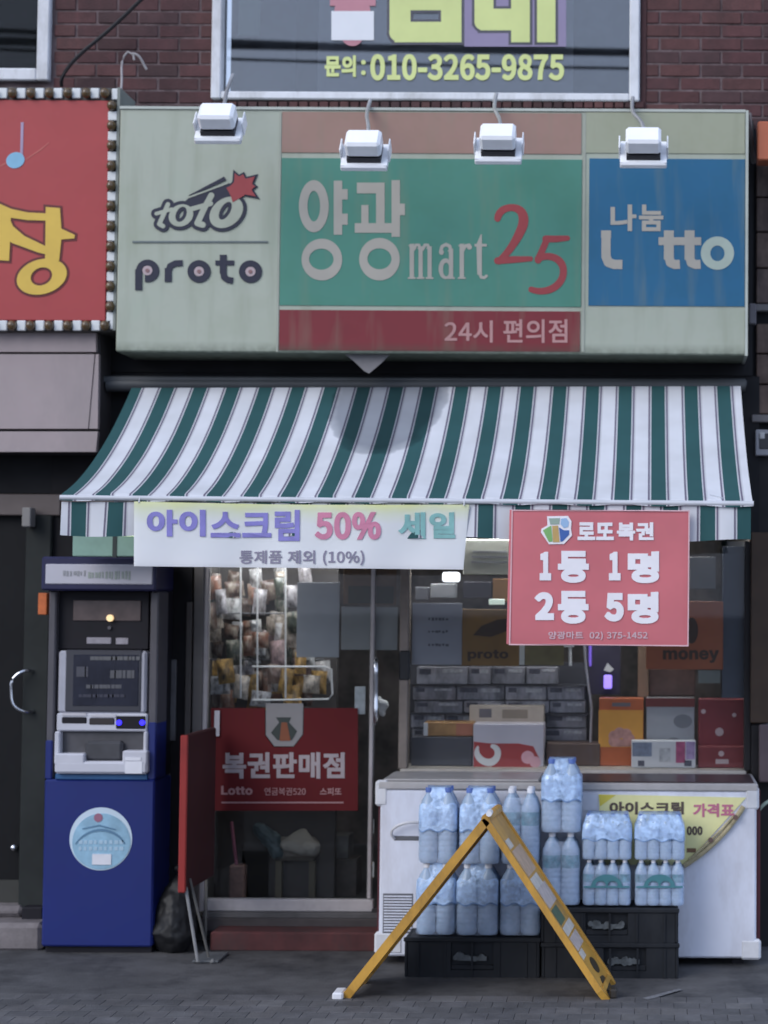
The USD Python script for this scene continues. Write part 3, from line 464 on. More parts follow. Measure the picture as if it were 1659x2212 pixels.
part(sg, 'trim', [bx(sX1 - 0.004, sX1 + 0.008, 0.06, dS + 0.006, sZ0 - 0.004, sZ1 + 0.004), bx(sX0, sX1 - .005, 0.06, dS + 0.003, sZ1 - 0.004, sZ1 + 0.008)], look('sign_trim', (0.45, 0.48, 0.43), 0.4))
def spanel(nm, x0, y0, x1, y1, color):
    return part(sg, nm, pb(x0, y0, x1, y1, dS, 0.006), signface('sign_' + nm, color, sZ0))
spanel('peach_panel', 609, 243, 1256, 331, (0.325, 0.198, 0.16))
spanel('olive_panel', 1266, 243, 1609, 331, (0.335, 0.35, 0.255))
spanel('green_panel', 606, 343, 1256, 661, (0.068, 0.23, 0.172))
spanel('red_panel', 603, 671, 1253, 758, (0.188, 0.022, 0.029))
spanel('blue_panel', 1272, 343, 1609, 661, (0.017, 0.122, 0.24))
part(sg, 'joint', pb(1258, 243, 1264, 760, dS - 0.0005, 0.004), look('sign_joint', (0.33, 0.35, 0.29), 0.5)); part(sg, 'joint', pb(600, 243, 604.5, 760, dS - 0.0005, 0.004), look('sign_joint', (0.33, 0.35, 0.29), 0.5))
M_let = look('greyish_cream_letter', (0.385, 0.36, 0.31), 0.5, 0.06)
M_navy = look('navy_letter', (0.014, 0.016, 0.036), 0.5, 0.1)
M_redl = look('red_letter', (0.30, 0.045, 0.05), 0.5, 0.08)
z5 = lambda gm: zoomed(gm, 1100, 600, 1.327)
sub = lambda a, b: a.difference(b)
ya = union_all([sub(ell(180, 281, 78, 136), ell(180, 281, 33, 80)), sbox(284, 148, 328, 430), sbox(326, 192, 357, 246), sbox(326, 320, 357, 378)])
part(sg, 'letter', pslab(z5(ya), dS + 0.0018, 0.004), M_let)
part(sg, 'letter', pslab(z5(sub(ell(222, 560, 106, 109), ell(219, 558, 64, 55))), dS + 0.0018, 0.004), M_let)
kw = union_all([sbox(405, 158, 550, 214), sbox(505, 158, 550, 378), sbox(428, 275, 466, 385), sbox(394, 370, 630, 420), sbox(586, 145, 630, 441), sbox(628, 268, 656, 328)])
part(sg, 'letter', pslab(z5(kw), dS + 0.0018, 0.004), M_let)
part(sg, 'letter', pslab(z5(sub(ell(523, 558, 106, 111), ell(523, 556, 63, 55))), dS + 0.0018, 0.004), M_let)
def serif(x, y0, y1, w=24): return union_all([sbox(x - w / 2, y0, x + w / 2, y1), sbox(x - w / 2 - 9, y1 - 9, x + w / 2 + 9, y1), Polygon([(x - w / 2 - 9, y0 + 8), (x + w / 2, y0 - 3), (x + w / 2, y0 + 14), (x - w / 2, y0 + 14)])])
arc = lambda x0, x1, y, h: stroke([(x0 + 4, y + h), (x0 + (x1 - x0) * .35, y + 4), (x0 + (x1 - x0) * .75, y + 4), (x1, y + h)], 15)
mm = union_all([serif(692, 478, 661, 23), serif(738, 492, 661, 22), serif(785, 492, 661, 22), arc(700, 738, 480, 26), arc(746, 785, 480, 26)])
aa = union_all([serif(897, 505, 661, 22), stroke([(842, 520), (850, 492), (870, 481), (890, 490), (897, 515)], 17), sub(ell(868, 608, 36, 54), ell(872, 612, 17, 36)), Point(847, 522).buffer(13)])
rr = union_all([serif(953, 478, 661, 23), stroke([(958, 515), (972, 488), (992, 484)], 16), Point(993, 495).buffer(13)])
tt_ = union_all([Polygon([(1030, 480), (1052, 428), (1058, 428), (1058, 640), (1034, 640)]), sbox(1020, 478, 1084, 492), stroke([(1046, 630), (1054, 652), (1070, 655), (1082, 646)], 15)])
for gl in (mm, aa, rr, tt_): part(sg, 'letter', pslab(z5(gl), dS + 0.0018, 0.004), M_let)
two = union_all([brush([(1140, 345), (1162, 305), (1212, 288), (1262, 308), (1276, 350), (1258, 415), (1215, 490), (1148, 568)], [34, 38, 36, 44, 50, 48, 40, 34]), brush([(1140, 566), (1220, 560), (1312, 556)], [36, 36, 26])])
five = union_all([brush([(1505, 448), (1450, 452), (1392, 452)], [26, 34, 36]), brush([(1400, 450), (1378, 500), (1352, 562)], [32, 34, 36]), brush([(1352, 556), (1420, 545), (1470, 575), (1484, 630), (1455, 690), (1395, 722), (1316, 716)], [36, 36, 38, 36, 38, 36, 30])])
part(sg, 'numeral', pslab(z5(two), dS + 0.0018, 0.004), M_redl); part(sg, 'numeral', pslab(z5(five), dS + 0.0018, 0.004), M_redl)
put_text(sg, 'lettering', '24시', z5(sbox(862, 878, 1115, 994)).bounds, dS, look('rose_letter', (0.43, 0.23, 0.22), 0.5), 3.5)
put_text(sg, 'lettering', '편의점', z5(sbox(1170, 872, 1505, 996)).bounds, dS, look('rose_letter', (0.43, 0.23, 0.22), 0.5), 3.5)
# blue panel
z6 = lambda gm: zoomed(gm, 2250, 600, 2.143)
put_text(sg, 'lettering', '나', z6(sbox(330, 440, 548, 664)).bounds, dS, M_let, 7); put_text(sg, 'lettering', '눔', z6(sbox(570, 440, 776, 664)).bounds, dS, M_let, 7)
part(sg, 'letter', pslab(z6(stroke([(292, 695), (292, 880), (312, 928), (360, 945), (430, 946)], 78, 'flat').union(sbox(250, 658, 334, 720))), dS + 0.0018, 0.004), M_let)
tt = lambda x: union_all([sbox(x, 658, x + 84, 905), stroke([(x + 42, 880), (x + 56, 930), (x + 92, 946), (x + 135, 944)], 76, 'flat')])
part(sg, 'letter', pslab(z6(union_all([tt(780), tt(955).intersection(sbox(900, 600, 1092, 1000)), sbox(735, 716, 1095, 782)])), dS + 0.0018, 0.004), M_let)
part(sg, 'letter', pslab(z6(sub(ell(1232, 850, 140, 140), ell(1232, 852, 60, 66))), dS + 0.0018, 0.004), look('mint_letter', (0.40, 0.47, 0.40), 0.5))
# cream panel: comet word mark, rule, second word mark
z3 = lambda gm: zoomed(gm, 450, 600, 2.37)
t1 = union_all([stroke([(500, 485), (455, 590), (420, 668), (455, 688)], 42), stroke([(392, 572), (535, 530)], 34)])
o1 = sub(ell(622, 588, 118, 100, -28), ell(624, 578, 48, 74, 24))
t2 = union_all([stroke([(905, 402), (840, 520), (775, 660), (825, 676)], 56), stroke([(722, 528), (900, 478)], 44)])
o2 = sub(ell(1045, 560, 172, 128, -38), ell(1036, 545, 46, 92, 30))
wm = union_all([t1, o1, t2, o2])
tail = union_all([Polygon([(640, 475), (700, 420), (1060, 285), (1120, 300), (1110, 420), (940, 470)]), Polygon([(690, 402), (1024, 225), (1042, 258), (760, 388)])])
star = Polygon([(1110, 160), (1165, 207), (1210, 182), (1232, 228), (1338, 202), (1303, 288), (1340, 318), (1300, 350), (1356, 434), (1215, 408), (1130, 452), (1085, 400), (1045, 330), (1102, 270)])
part(sg, 'word_mark_outline', pslab(z3(union_all([wm.buffer(32), tail, star])), dS + 0.001, 0.006), M_navy)
part(sg, 'word_mark', pslab(z3(wm), dS + 0.0025, 0.002), look('sign_letter_cream', (0.36, 0.385, 0.31), 0.5))
part(sg, 'word_mark_stripe', pslab(z3(Polygon([(688, 412), (1058, 282), (1062, 292), (694, 428)])), dS + 0.003, 0.003), look('sign_letter_cream', (0.36, 0.385, 0.31), 0.5))
part(sg, 'star', pslab(z3(star.buffer(-16).union(Polygon([(1045, 330), (1200, 260), (1215, 400), (1105, 465), (1085, 400)]))), dS + 0.004, 0.003), M_redl)
part(sg, 'rule', pslab(z3(sbox(168, 826, 1432, 842)), dS + 0.001, 0.005), look('slate_rule', (0.13, 0.16, 0.16), 0.5))
ring = lambda x, y: sub(ell(x, y, 107, 105), ell(x, y, 50, 48))
pp = union_all([sub(ell(310, 1105, 107, 105), union_all([ell(308, 1102, 50, 48), sbox(258, 1120, 285, 1230)])), sbox(194, 1090, 258, 1285)])
pr = union_all([sbox(470, 1080, 534, 1208), stroke([(502, 1120), (520, 1060), (570, 1035), (636, 1032)], 56, 'flat')])
pt = union_all([sbox(984, 955, 1046, 1130), sbox(942, 1008, 1116, 1052), stroke([(1015, 1110), (1025, 1165), (1060, 1190), (1106, 1196)], 58, 'flat')])
for gl in (pp, pr, ring(790, 1110), pt, ring(1270, 1112)): part(sg, 'letter', pslab(z3(gl), dS + 0.001, 0.006), M_navy)
for x, y in ((308, 1102), (790, 1110), (1270, 1112)):
    part(sg, 'letter_centre', pslab(z3(ell(x, y, 46, 44)), dS + 0.0005, 0.005), look('pale_pink_dot', (0.46, 0.36, 0.37), 0.5))
    part(sg, 'letter_dot', pslab(z3(ell(x, y, 19, 18)), dS + 0.003, 0.004), look('dull_red_dot', (0.24, 0.13, 0.13), 0.5))

# ---------------------------------------------------------------- four flood lamps on arms along the signboard
M_lampw = look('lamp_white', (0.86, 0.87, 0.89), 0.35, 0.05, 10); M_lampd = look('lamp_dark', (0.02, 0.02, 0.025), 0.5)
LAMP = [(473, 268, 'first flood lamp from the left, over the comet word mark'), (788, 326, 'flood lamp second from the left, hanging at the top of the green panel'), (1077, 312, 'flood lamp third from the left, between the green panel and the peach strip'), (1390, 320, 'rightmost flood lamp, over the blue panel')]
dL = 0.80
def lamp_at(px, py): return P(px, py, dL)
def tilt(m, a, c):                           # leans towards the sign
    m = tm(m).copy(); m.apply_transform(trimesh.transformations.rotation_matrix(a, [1, 0, 0])); m.apply_translation(c); return m
lx, ly, arm_x = LAMP[1][0], LAMP[1][1], 797
c0 = lamp_at(lx, ly)
lp = thing('flood_lamp', 'white ' + LAMP[1][2], 'lamp', c0, 'flood lamps over the signboard')
A = math.radians(-38)                        # the lamp faces the sign (+Y) and down
Lb = lambda x0, x1, y0, y1, z0, z1, b=0.0: (lambda m: m)(bx(x0, x1, -y1, -y0, z0, z1, b))
part(lp, 'housing', tilt(Lb(-0.074, 0.074, -0.075, 0.0, -0.05, 0.055, 0.012), A, c0), M_lampw)
part(lp, 'cooling_gap', tilt(Lb(-0.071, 0.071, -0.002, 0.028, -0.055, 0.05), A, c0), M_lampd)
part(lp, 'front_frame', tilt([Lb(-0.098, 0.098, 0.022, 0.048, -0.078, -0.058, 0.005), Lb(-0.098, 0.098, 0.022, 0.048, 0.058, 0.075, 0.005), Lb(-0.098, -0.078, 0.022, 0.048, -0.0775, 0.0745, 0.005), Lb(0.078, 0.098, 0.022, 0.048, -0.0775, 0.0745, 0.005), Lb(-0.097, 0.097, 0.020, 0.030, -0.07, 0.07)], A, c0), M_lampw)
part(lp, 'glass', tilt(Lb(-0.079, 0.079, 0.036, 0.042, -0.059, 0.059), A, c0), look('lamp_glass', (0.45, 0.47, 0.5), 0.1))
for x in (-0.10125, 0.10125): part(lp, 'bracket', tilt(Lb(x - .00275, x + .00275, -0.02, 0.045, -0.02, 0.06, 0.002), A, c0), M_lampw)
part(lp, 'arm', tube(smoothline([P(arm_x + 3, 216, 0.34), P(arm_x, 226, 0.36), P(arm_x - 3, 262, 0.58), c0 + [0.004, 0.05, 0.06], c0 + [0.004, 0.03, 0.02]], 20), 0.0085, 8), look('arm_grey', (0.36, 0.36, 0.37), 0.4, metal=0.4), smooth=50)
for i in (0, 2, 3):
    copy(lp, 'white ' + LAMP[i][2], lamp_at(LAMP[i][0], LAMP[i][1]), 0)

# ---------------------------------------------------------------- the awning
aw_d0, aw_d1 = 0.20, 1.17
pBL, pBR, pFL, pFR = P(284, 838, aw_d0), P(1600, 834, aw_d0), P(134, 1066, aw_d1), P(1625, 1080, aw_d1)
WID = float(np.linalg.norm(pFR - pFL)); PER = 0.1468
def stripes(name, phase, dark_oval=False, dark=1.0):
    g_, w_, p_ = np.array((0.038, 0.112, 0.116)) * dark, np.array((0.76, 0.77, 0.81)) * dark, np.array((0.20, 0.18, 0.24)) * dark
    nodes = {'uv': ('uvmap', {'attribute': 'st'}), 's': ('separate_xyz', {}), 'm': ('math', {'math_type': 'multiply_add', 'value2': WID / PER, 'value3': phase}), 'f': ('math', {'math_type': 'fraction'}),
             'r': ('rgb_ramp', {'interpolate': False, 'ramp': [(0, g_), (0.375, w_ * 0.85), (0.405, p_), (0.462, w_ * 0.85), (0.505, w_), (0.875, p_), (0.932, w_ * 0.85), (0.968, g_)]}),
             'g': ('geometry', {}), 'n': ('noise_texture', {'scale': 5.0, 'detail': 6.0}), 'rn': ('rgb_ramp', {'ramp': [(0.3, (0.86, 0.86, 0.85)), (0.7, (1, 1, 1))]}), 'mu': ('mix', {'mix_type': 'multiply', 'fac': 1.0}),
             'w': ('noise_texture', {'scale': 700.0, 'detail': 1.0}), 'b': ('bump', {'strength': 0.25, 'distance': 0.001}), 'p': ('principled_bsdf', {'roughness': 0.85, 'specular_ior_level': 0.2}), 't': ('translucent_bsdf', {}), 'mc': ('mix_closure', {'fac': 0.22})}
    links = [('uv.UV', 's.vector'), ('s.x', 'm.value1'), ('m.value', 'f.value1'), ('f.value', 'r.fac'), ('g.position', 'n.vector'), ('n.fac', 'rn.fac'), ('r.color', 'mu.color1'), ('rn.color', 'mu.color2')]
    out = 'mu.color'
    if dark_oval:  # multiplies a darker oval into the stripe colours
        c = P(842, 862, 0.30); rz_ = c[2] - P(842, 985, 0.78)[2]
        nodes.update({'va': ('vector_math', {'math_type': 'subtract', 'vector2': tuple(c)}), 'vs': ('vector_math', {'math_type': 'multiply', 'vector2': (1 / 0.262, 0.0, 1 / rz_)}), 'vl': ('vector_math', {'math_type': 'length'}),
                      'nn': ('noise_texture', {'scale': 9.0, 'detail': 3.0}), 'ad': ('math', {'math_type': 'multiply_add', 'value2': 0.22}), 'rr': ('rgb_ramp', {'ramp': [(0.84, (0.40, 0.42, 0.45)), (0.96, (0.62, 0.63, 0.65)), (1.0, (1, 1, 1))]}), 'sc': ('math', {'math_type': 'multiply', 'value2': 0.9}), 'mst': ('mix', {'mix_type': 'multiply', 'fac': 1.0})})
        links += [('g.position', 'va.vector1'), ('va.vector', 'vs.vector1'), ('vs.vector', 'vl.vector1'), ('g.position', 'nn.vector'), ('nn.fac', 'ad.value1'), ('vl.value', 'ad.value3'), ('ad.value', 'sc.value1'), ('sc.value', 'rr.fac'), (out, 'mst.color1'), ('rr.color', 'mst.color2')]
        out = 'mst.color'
    links += [(out, 'p.base_color'), (out, 't.color'), ('g.position', 'w.vector'), ('w.fac', 'b.height'), ('b.normal', 'p.normal'), ('p.BSDF', 'mc.closure1'), ('t.BSDF', 'mc.closure2')]
    LOOK[name] = usdkit.material(stage, '/World/Looks/' + name, nodes, links, surface='mc.closure'); return LOOK[name]
aw = thing('awning', 'green and white striped retractable awning sloping out over the shop front', 'awning', (pBL + pBR) / 2)
def fab(u, v):
    a = pBL + (pBR - pBL) * u; b = pFL + (pFR - pFL) * u
    p = a + (b - a) * v
    s = 4 * v * (1 - v)
    p[2] -= s * (0.055 + 0.012 * math.sin(u * 9 + 1)) + 0.004 * math.sin(u * 60) * v + 0.010 * (float(meshkit.fbm(np.array([u * 26, v * 3.0, 1.7]), 3, 5)) - .5) * min(1, 6 * (1 - v)) * min(1, 8 * v)
    return p
fm, fuv = sheet(fab, 140, 16)
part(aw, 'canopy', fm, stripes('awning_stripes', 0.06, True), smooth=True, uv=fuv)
vz = PZ(829, 1160, aw_d1) ; 
def val(u, v):
    a = P(133 + (1622 - 133) * u, 1084 + 8 * u, aw_d1); h = 0.132 + 0.006 * math.sin(u * 30) + 0.02 * u * 0.4
    return a + np.array([0, 0.012 * math.sin(u * 70) * v - 0.01 * v, -h * v])
vm, vuv = sheet(val, 160, 5)
part(aw, 'valance', vm, stripes('valance_stripes', 0.70, False), smooth=True, uv=vuv)
M_bar = look('awning_bar', (0.52, 0.53, 0.56), 0.4, 0.08, 10)
bar = lambda y0, y1, dd, r0: tube([P(130, y0, dd), P(829, (y0 + y1) / 2, dd), P(1628, y1, dd)], r0, 8)
part(aw, 'front_bar', bar(1075, 1088, aw_d1 + 0.004, 0.011), M_bar, smooth=50)
hm, huv = sheet(lambda u, v: fab(u, 1.0) + np.array([0, -0.012 * math.sin(v * math.pi * .5), -0.026 * v]), 140, 4)
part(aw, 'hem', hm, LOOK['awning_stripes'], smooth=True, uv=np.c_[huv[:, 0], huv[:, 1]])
part(aw, 'roller', tube([P(232, 832, 0.14), P(1610, 832, 0.14)], 0.030, 12), look('roller_grey', (0.06, 0.065, 0.07), 0.5), smooth=50)
part(aw, 'cassette', bx(PX(228, 822, .1), PX(1612, 822, .1), 0.042, 0.16, PZ(829, 830, .16), PZ(829, 815, .16), 0.006), look('roller_grey', (0.06, 0.065, 0.07)))
for x0, x1, x2 in ((330, 560, 250), (1480, 1250, 1560)):
    q0, q1, q2 = P(x0, 850, 0.14), P(x1, 985, 0.62), P(x2, 1082, aw_d1 - .02)
    q1 = np.array([q1[0], q1[1], (q0[2] + q2[2]) / 2 - 0.10])
    part(aw, 'folding_arm', [tube([q0 - [0, 0, .07], q1], 0.016, 8), tube([q1, q2], 0.014, 8)], M_bar, smooth=50)

# torn white plastic under the signboard
single('torn_plastic_sheet', 'pale torn plastic corner hanging below the middle of the signboard', 'plastic sheet', pslab(Polygon([(742, 764), (842, 766), (822, 786), (797, 807), (786, 801), (764, 780)]), 0.30, 0.004), look('pale_plastic', (0.20, 0.19, 0.195), 0.6, 0.15, 12))
# ---------------------------------------------------------------- banners hanging from the awning
dB = 1.19
zb_ = lambda gm: zoomed(gm, 500, 1950, 1.144)
def zpt(x, y, f): p = f(Point(x, y)); return p.x, p.y
tl, tr, br_, bl_ = [np.array(P(*zpt(x, y, zb_), dB)) for x, y in ((32, 28), (1541, 42), (1514, 335), (34, 320))]
def ban(u, v):
    p = (tl * (1 - u) + tr * u) * (1 - v) + (bl_ * (1 - u) + br_ * u) * v
    return p + np.array([0, -0.006 * math.sin(u * 11 + v) - 0.004 * math.sin(u * 27 + 2 * v) * v, -0.006 * math.sin(u * math.pi) * (1 - v)])
bm, buv = sheet(ban, 70, 14)
LOOK['ice_banner'] = usdkit.material(stage, '/World/Looks/ice_banner', {'uv': ('uvmap', {'attribute': 'st'}), 's': ('separate_xyz', {}), 'g': ('geometry', {}), 'n': ('noise_texture', {'scale': 6.0, 'detail': 4.0}), 'a': ('math', {'math_type': 'multiply_add', 'value2': 0.25}),
    'r': ('rgb_ramp', {'ramp': [(0.08, (0.74, 0.76, 0.34)), (0.26, (0.76, 0.79, 0.64)), (0.42, (0.80, 0.81, 0.81)), (0.8, (0.83, 0.84, 0.85)), (1.0, (0.85, 0.85, 0.86))]}), 'p': ('principled_bsdf', {'roughness': 0.6, 'specular_ior_level': 0.25}), 't': ('translucent_bsdf', {}), 'm': ('mix_closure', {'fac': 0.2})},
    [('uv.UV', 's.vector'), ('g.position', 'n.vector'), ('n.fac', 'a.value1'), ('s.y', 'a.value3'), ('a.value', 'r.fac'), ('r.color', 'p.base_color'), ('r.color', 't.color'), ('p.BSDF', 'm.closure1'), ('t.BSDF', 'm.closure2')], surface='m.closure')
bt, buv2 = thick(bm, buv, np.array([0, 0.003, 0]))
bn = single('ice_cream_banner', 'long white banner with violet, pink and green lettering hung from the awning', 'banner', bt, LOOK['ice_banner'], smooth=True, uv=buv2)
def on_banner(geom_px, lift=0.002):
    """Print laid on the waving banner."""
    w = W(geom_px, dB).segmentize(0.02)
    ms = []
    for gg in getattr(w, 'geoms', [w]):
        m = trimesh.creation.extrude_polygon(gg, 0.0015, engine='earcut'); v = m.vertices.copy()
        u = (v[:, 0] - tl[0]) / (tr[0] - tl[0]); h = (tl[2] - v[:, 1]) / (tl[2] - bl_[2])
        y = -0.006 * np.sin(u * 11 + h) - 0.004 * np.sin(u * 27 + 2 * h) * h
        m.vertices = np.stack([v[:, 0], -dB + y - lift - v[:, 2], v[:, 1]], 1); ms.append(m)
    return trimesh.util.concatenate(ms)
def ban_text(s, r, m, bold, latin=False, nm='lettering', space=60): part(bn, nm, on_banner(zb_(fit(words(s, bold, latin, space), *r))), m)
M_bv = look('violet_ink', (0.22, 0.20, 0.50), 0.6, 0.2, 12); M_bp = look('pink_ink', (0.55, 0.20, 0.30), 0.6, 0.2, 12); M_bg = look('sea_green_ink', (0.22, 0.44, 0.42), 0.6, 0.2, 12); M_bgr = look('grey_violet_ink', (0.24, 0.22, 0.29), 0.6, 0.1)
ban_text('아이', (92, 66, 356, 186), M_bv, 9); ban_text('스크림', (378, 66, 778, 206), M_bv, 7)
ban_text('50%', (846, 76, 1146, 200), M_bp, 9); ban_text('세일', (1222, 76, 1478, 196), M_bg, 8)
ban_text('통제품 제외 (10%)', (505, 248, 1070, 316), M_bgr, 4)
part(bn, 'cord', [tube([tl + [0.02, -.004, -0.005], tl + [0.02, 0.01, 0.02]], 0.003, 5), tube([tr + [-0.02, -.004, -0.005], tr + [-0.02, 0.01, 0.02]], 0.003, 5)], look('white_cord', (0.6, 0.6, 0.62)))

dR = 1.20
z2r = lambda gm: zoomed(gm, 2050, 2000, 1.703)
ctl, ctr, cbr, cbl = [np.array(P(x, y, dR)) for x, y in ((1101, 1101), (1489.5, 1104), (1486, 1395), (1094, 1391))]
M_redban = cloth('red_banner_cloth', (0.74, 0.225, 0.25), 0.3, 0.06, 4.0, 0.5, 0.3)
def rban(u, v):
    p = (ctl * (1 - u) + ctr * u) * (1 - v) + (cbl * (1 - u) + cbr * u) * v
    return p + np.array([0, -0.003 * math.sin(u * 6 + 2 * v), 0])
rm, ruv = sheet(rban, 24, 18); rm, ruv = thick(rm, ruv, np.array([0, 0.003, 0]))
rb = single('lottery_banner', 'square red banner with large white numerals hung at the right of the awning', 'banner', rm, M_redban, smooth=True)
def on_red(geom_px, lift=0.002):
    w = W(geom_px, dR).segmentize(0.03); ms = []
    for gg in getattr(w, 'geoms', [w]):
        m = trimesh.creation.extrude_polygon(gg, 0.0015, engine='earcut'); v = m.vertices.copy()
        u = (v[:, 0] - ctl[0]) / (ctr[0] - ctl[0]); h = (ctl[2] - v[:, 1]) / (ctl[2] - cbl[2])
        m.vertices = np.stack([v[:, 0], -dR - 0.003 * np.sin(u * 6 + 2 * h) - lift - v[:, 2], v[:, 1]], 1); ms.append(m)
    return trimesh.util.concatenate(ms)
M_rw = look('banner_white', (0.80, 0.77, 0.79), 0.6, 0.06)
edge = sbox(-75, 14, 1133, 926)
part(rb, 'border', on_red(z2r(Polygon([(-60, 12), (1134, 16), (1126, 928), (-78, 920)]).difference(Polygon([(-52, 20), (1125, 24), (1117, 919), (-69, 911)])))), look('banner_border', (0.66, 0.42, 0.44), 0.6))
for s, r, b in (('로또', (382, 96, 625, 216), 9), ('복권', (645, 96, 892, 218), 9), ('1', (128, 294, 205, 486), 15), ('등', (250, 288, 458, 502), 12), ('1', (592, 294, 670, 486), 15), ('명', (718, 290, 928, 504), 12), ('2', (92, 565, 224, 752), 14), ('등', (250, 556, 456, 776), 12), ('5', (560, 570, 692, 762), 14), ('명', (718, 562, 924, 776), 12)):
    part(rb, 'lettering', on_red(z2r(fit(words(s, b), *r))), M_rw)
part(rb, 'small_lettering', on_red(z2r(fit(words('양광마트  02) 375-1452', 4), 186, 828, 852, 886))), look('banner_faded', (0.60, 0.42, 0.45), 0.6))
part(rb, 'emblem', on_red(z2r(Polygon([(178, 56), (318, 54), (342, 90), (338, 140), (345, 185), (292, 242), (190, 244), (165, 205), (136, 165), (140, 140), (180, 118)]))), M_rw)
for pts, c in (([(190, 70), (265, 68), (258, 110), (200, 112)], (0.28, 0.36, 0.30)), ([(150, 150), (205, 118), (215, 225), (190, 228)], (0.20, 0.42, 0.14)), ([(212, 120), (252, 118), (262, 230), (218, 230)], (0.50, 0.33, 0.12)), ([(258, 130), (290, 150), (326, 150), (325, 180), (285, 222), (268, 228)], (0.05, 0.12, 0.36)), ([(272, 72), (308, 68), (325, 95), (318, 128), (290, 135), (268, 110)], (0.30, 0.45, 0.65))):
    part(rb, 'emblem_mark', on_red(z2r(Polygon(pts)), 0.0036), look('emblem_%d' % int(c[2] * 100), c, 0.6))

# ---------------------------------------------------------------- the cash machine
dA = 0.30; zpl = 0.03
M_blue = look('machine_blue', (0.009, 0.019, 0.135), 0.35, 0.06, 3, spec=0.5); M_navyb = look('machine_navy', (0.016, 0.016, 0.06), 0.4, 0.1)
M_sil = look('machine_silver', (0.38, 0.38, 0.43), 0.4, 0.08, 8); M_silw = look('machine_pale', (0.52, 0.52, 0.57), 0.4, 0.06, 8); M_blk = look('machine_black', (0.011, 0.010, 0.014), 0.6, 0.2, spec=0.25)
M_side = look('machine_grey', (0.085, 0.08, 0.09), 0.4, 0.15, 6)
XA0, XA1 = PX(98, 1600, dA), PX(336, 1600, dA)
at = thing('cash_machine', 'tall blue cash machine with a round pale sticker at the left of the shop door', 'cash machine', ((XA0 + XA1) / 2, -0.15, 0))
zz = lambda y, d=dA: PZ(215, y, d)
part(at, 'plinth', bx(XA0 + .01, XA1 - .01, 0.0, dA - 0.03, 0, zpl), M_blk)
part(at, 'body', bx(XA0, XA1, -0.02, dA, zpl, zz(1684), 0.008), M_blue)
part(at, 'back_case', bx(XA0 + .002, XA1 - .002, -0.02, 0.12, zz(1684) + .001, zz(1276), 0.004), M_blk)
part(at, 'side_cheek', bx(XA0, PX(117, 1450, dA), 0.121, dA - .01, zz(1684) + .001, zz(1277), 0.006), M_side)
part(at, 'side_cheek', bx(PX(321, 1450, dA), XA1, 0.121, dA - .01, zz(1684) + .001, zz(1277), 0.006), M_side)
part(at, 'blue_cheek', bx(XA0 - .0005, PX(112, 1640, dA), 0.12, dA - .003, zz(1684), zz(1600), 0.005), M_blue); part(at, 'blue_cheek', bx(PX(318, 1640, dA), XA1 + .0005, 0.12, dA - .003, zz(1684), zz(1560), 0.005), M_blue)
hd = part(at, 'header', pb(89, 1203, 337, 1276, dA + 0.06, 0.3, 0.008), M_navyb)
part(hd, 'header_panel', pb(98, 1219, 329, 1262, dA + 0.064, 0.01, 0.003), look('header_white', (0.48, 0.47, 0.52), 0.35, 0.05))
for x0, x1, y0, y1, m in ((136, 186, 1233, 1244, 0), (190, 236, 1235, 1250, 1), (240, 282, 1234, 1252, 1)):
    part(hd, 'header_lettering', [pb(x, y0 + random.uniform(-1, 2), x + random.uniform(3, 6), y1 + random.uniform(-2, 1), dA + 0.0655, 0.004) for x in np.arange(x0, x1, 7.5)], look('header_grey_ink', (0.27, 0.275, 0.29), 0.5) if not m else look('header_green_ink', (0.30, 0.34, 0.31), 0.5))
part(at, 'upper_recess', pb(117, 1277, 321, 1402, dA - 0.05, 0.14, 0.002), M_blk)
part(at, 'mirror', pb(158, 1297, 304, 1341, dA - 0.044, 0.008, 0.002), look('brown_mirror', (0.10, 0.075, 0.072), 0.25, 0.25, 14))
def disc(px, py, r, d, t): c = P(px, py, d); return slab(Point(c[0], c[2]).buffer(r, 10), d, t)
part(at, 'lamp', disc(237, 1335, 0.015, dA - 0.03, 0.02), look('warm_lamp', (0.9, 0.7, 0.4), 0.4, emit=(1.0, 0.66, 0.32), estr=0.55))
part(at, 'camera_eye', disc(236, 1356, 0.008, dA - 0.04, 0.012), M_side)
for q in ((187, 1377, 240, 1391), (250, 1378, 277, 1392)): part(at, 'notice', pb(*q, dA - 0.046, 0.006, 0.002), look('notice_grey', (0.30, 0.28, 0.31), 0.5, 0.2, 30))
part(at, 'screen_bezel', pb(125, 1406, 316, 1541, dA - 0.012, 0.16, 0.01), M_sil)
part(at, 'screen_surround', pb(140, 1404, 306, 1538, dA - 0.008, 0.02, 0.006), look('machine_dark_grey', (0.05, 0.05, 0.06), 0.35))
sc = part(at, 'screen', pb(157, 1414, 300, 1526, dA - 0.005, 0.02, 0.004), look('screen_dark', (0.024, 0.026, 0.04), 0.12, 0.3, 9))
for q, c in (((195, 1418, 302, 1426), (0.12, 0.12, 0.125)), ((165, 1440, 190, 1462), (0.07, 0.07, 0.085)), ((238, 1448, 290, 1465), (0.10, 0.10, 0.11)), ((186, 1479, 262, 1487), (0.10, 0.10, 0.12)), ((170, 1500, 270, 1506), (0.05, 0.05, 0.07))):
    part(sc, 'screen_text', [pb(x, q[1], min(x + random.uniform(6, 13), q[2]), q[3], dA - 0.0035, 0.004) for x in np.arange(q[0], q[2], 9)], look('screen_ink_%d' % int(c[0] * 100), c, 0.3))
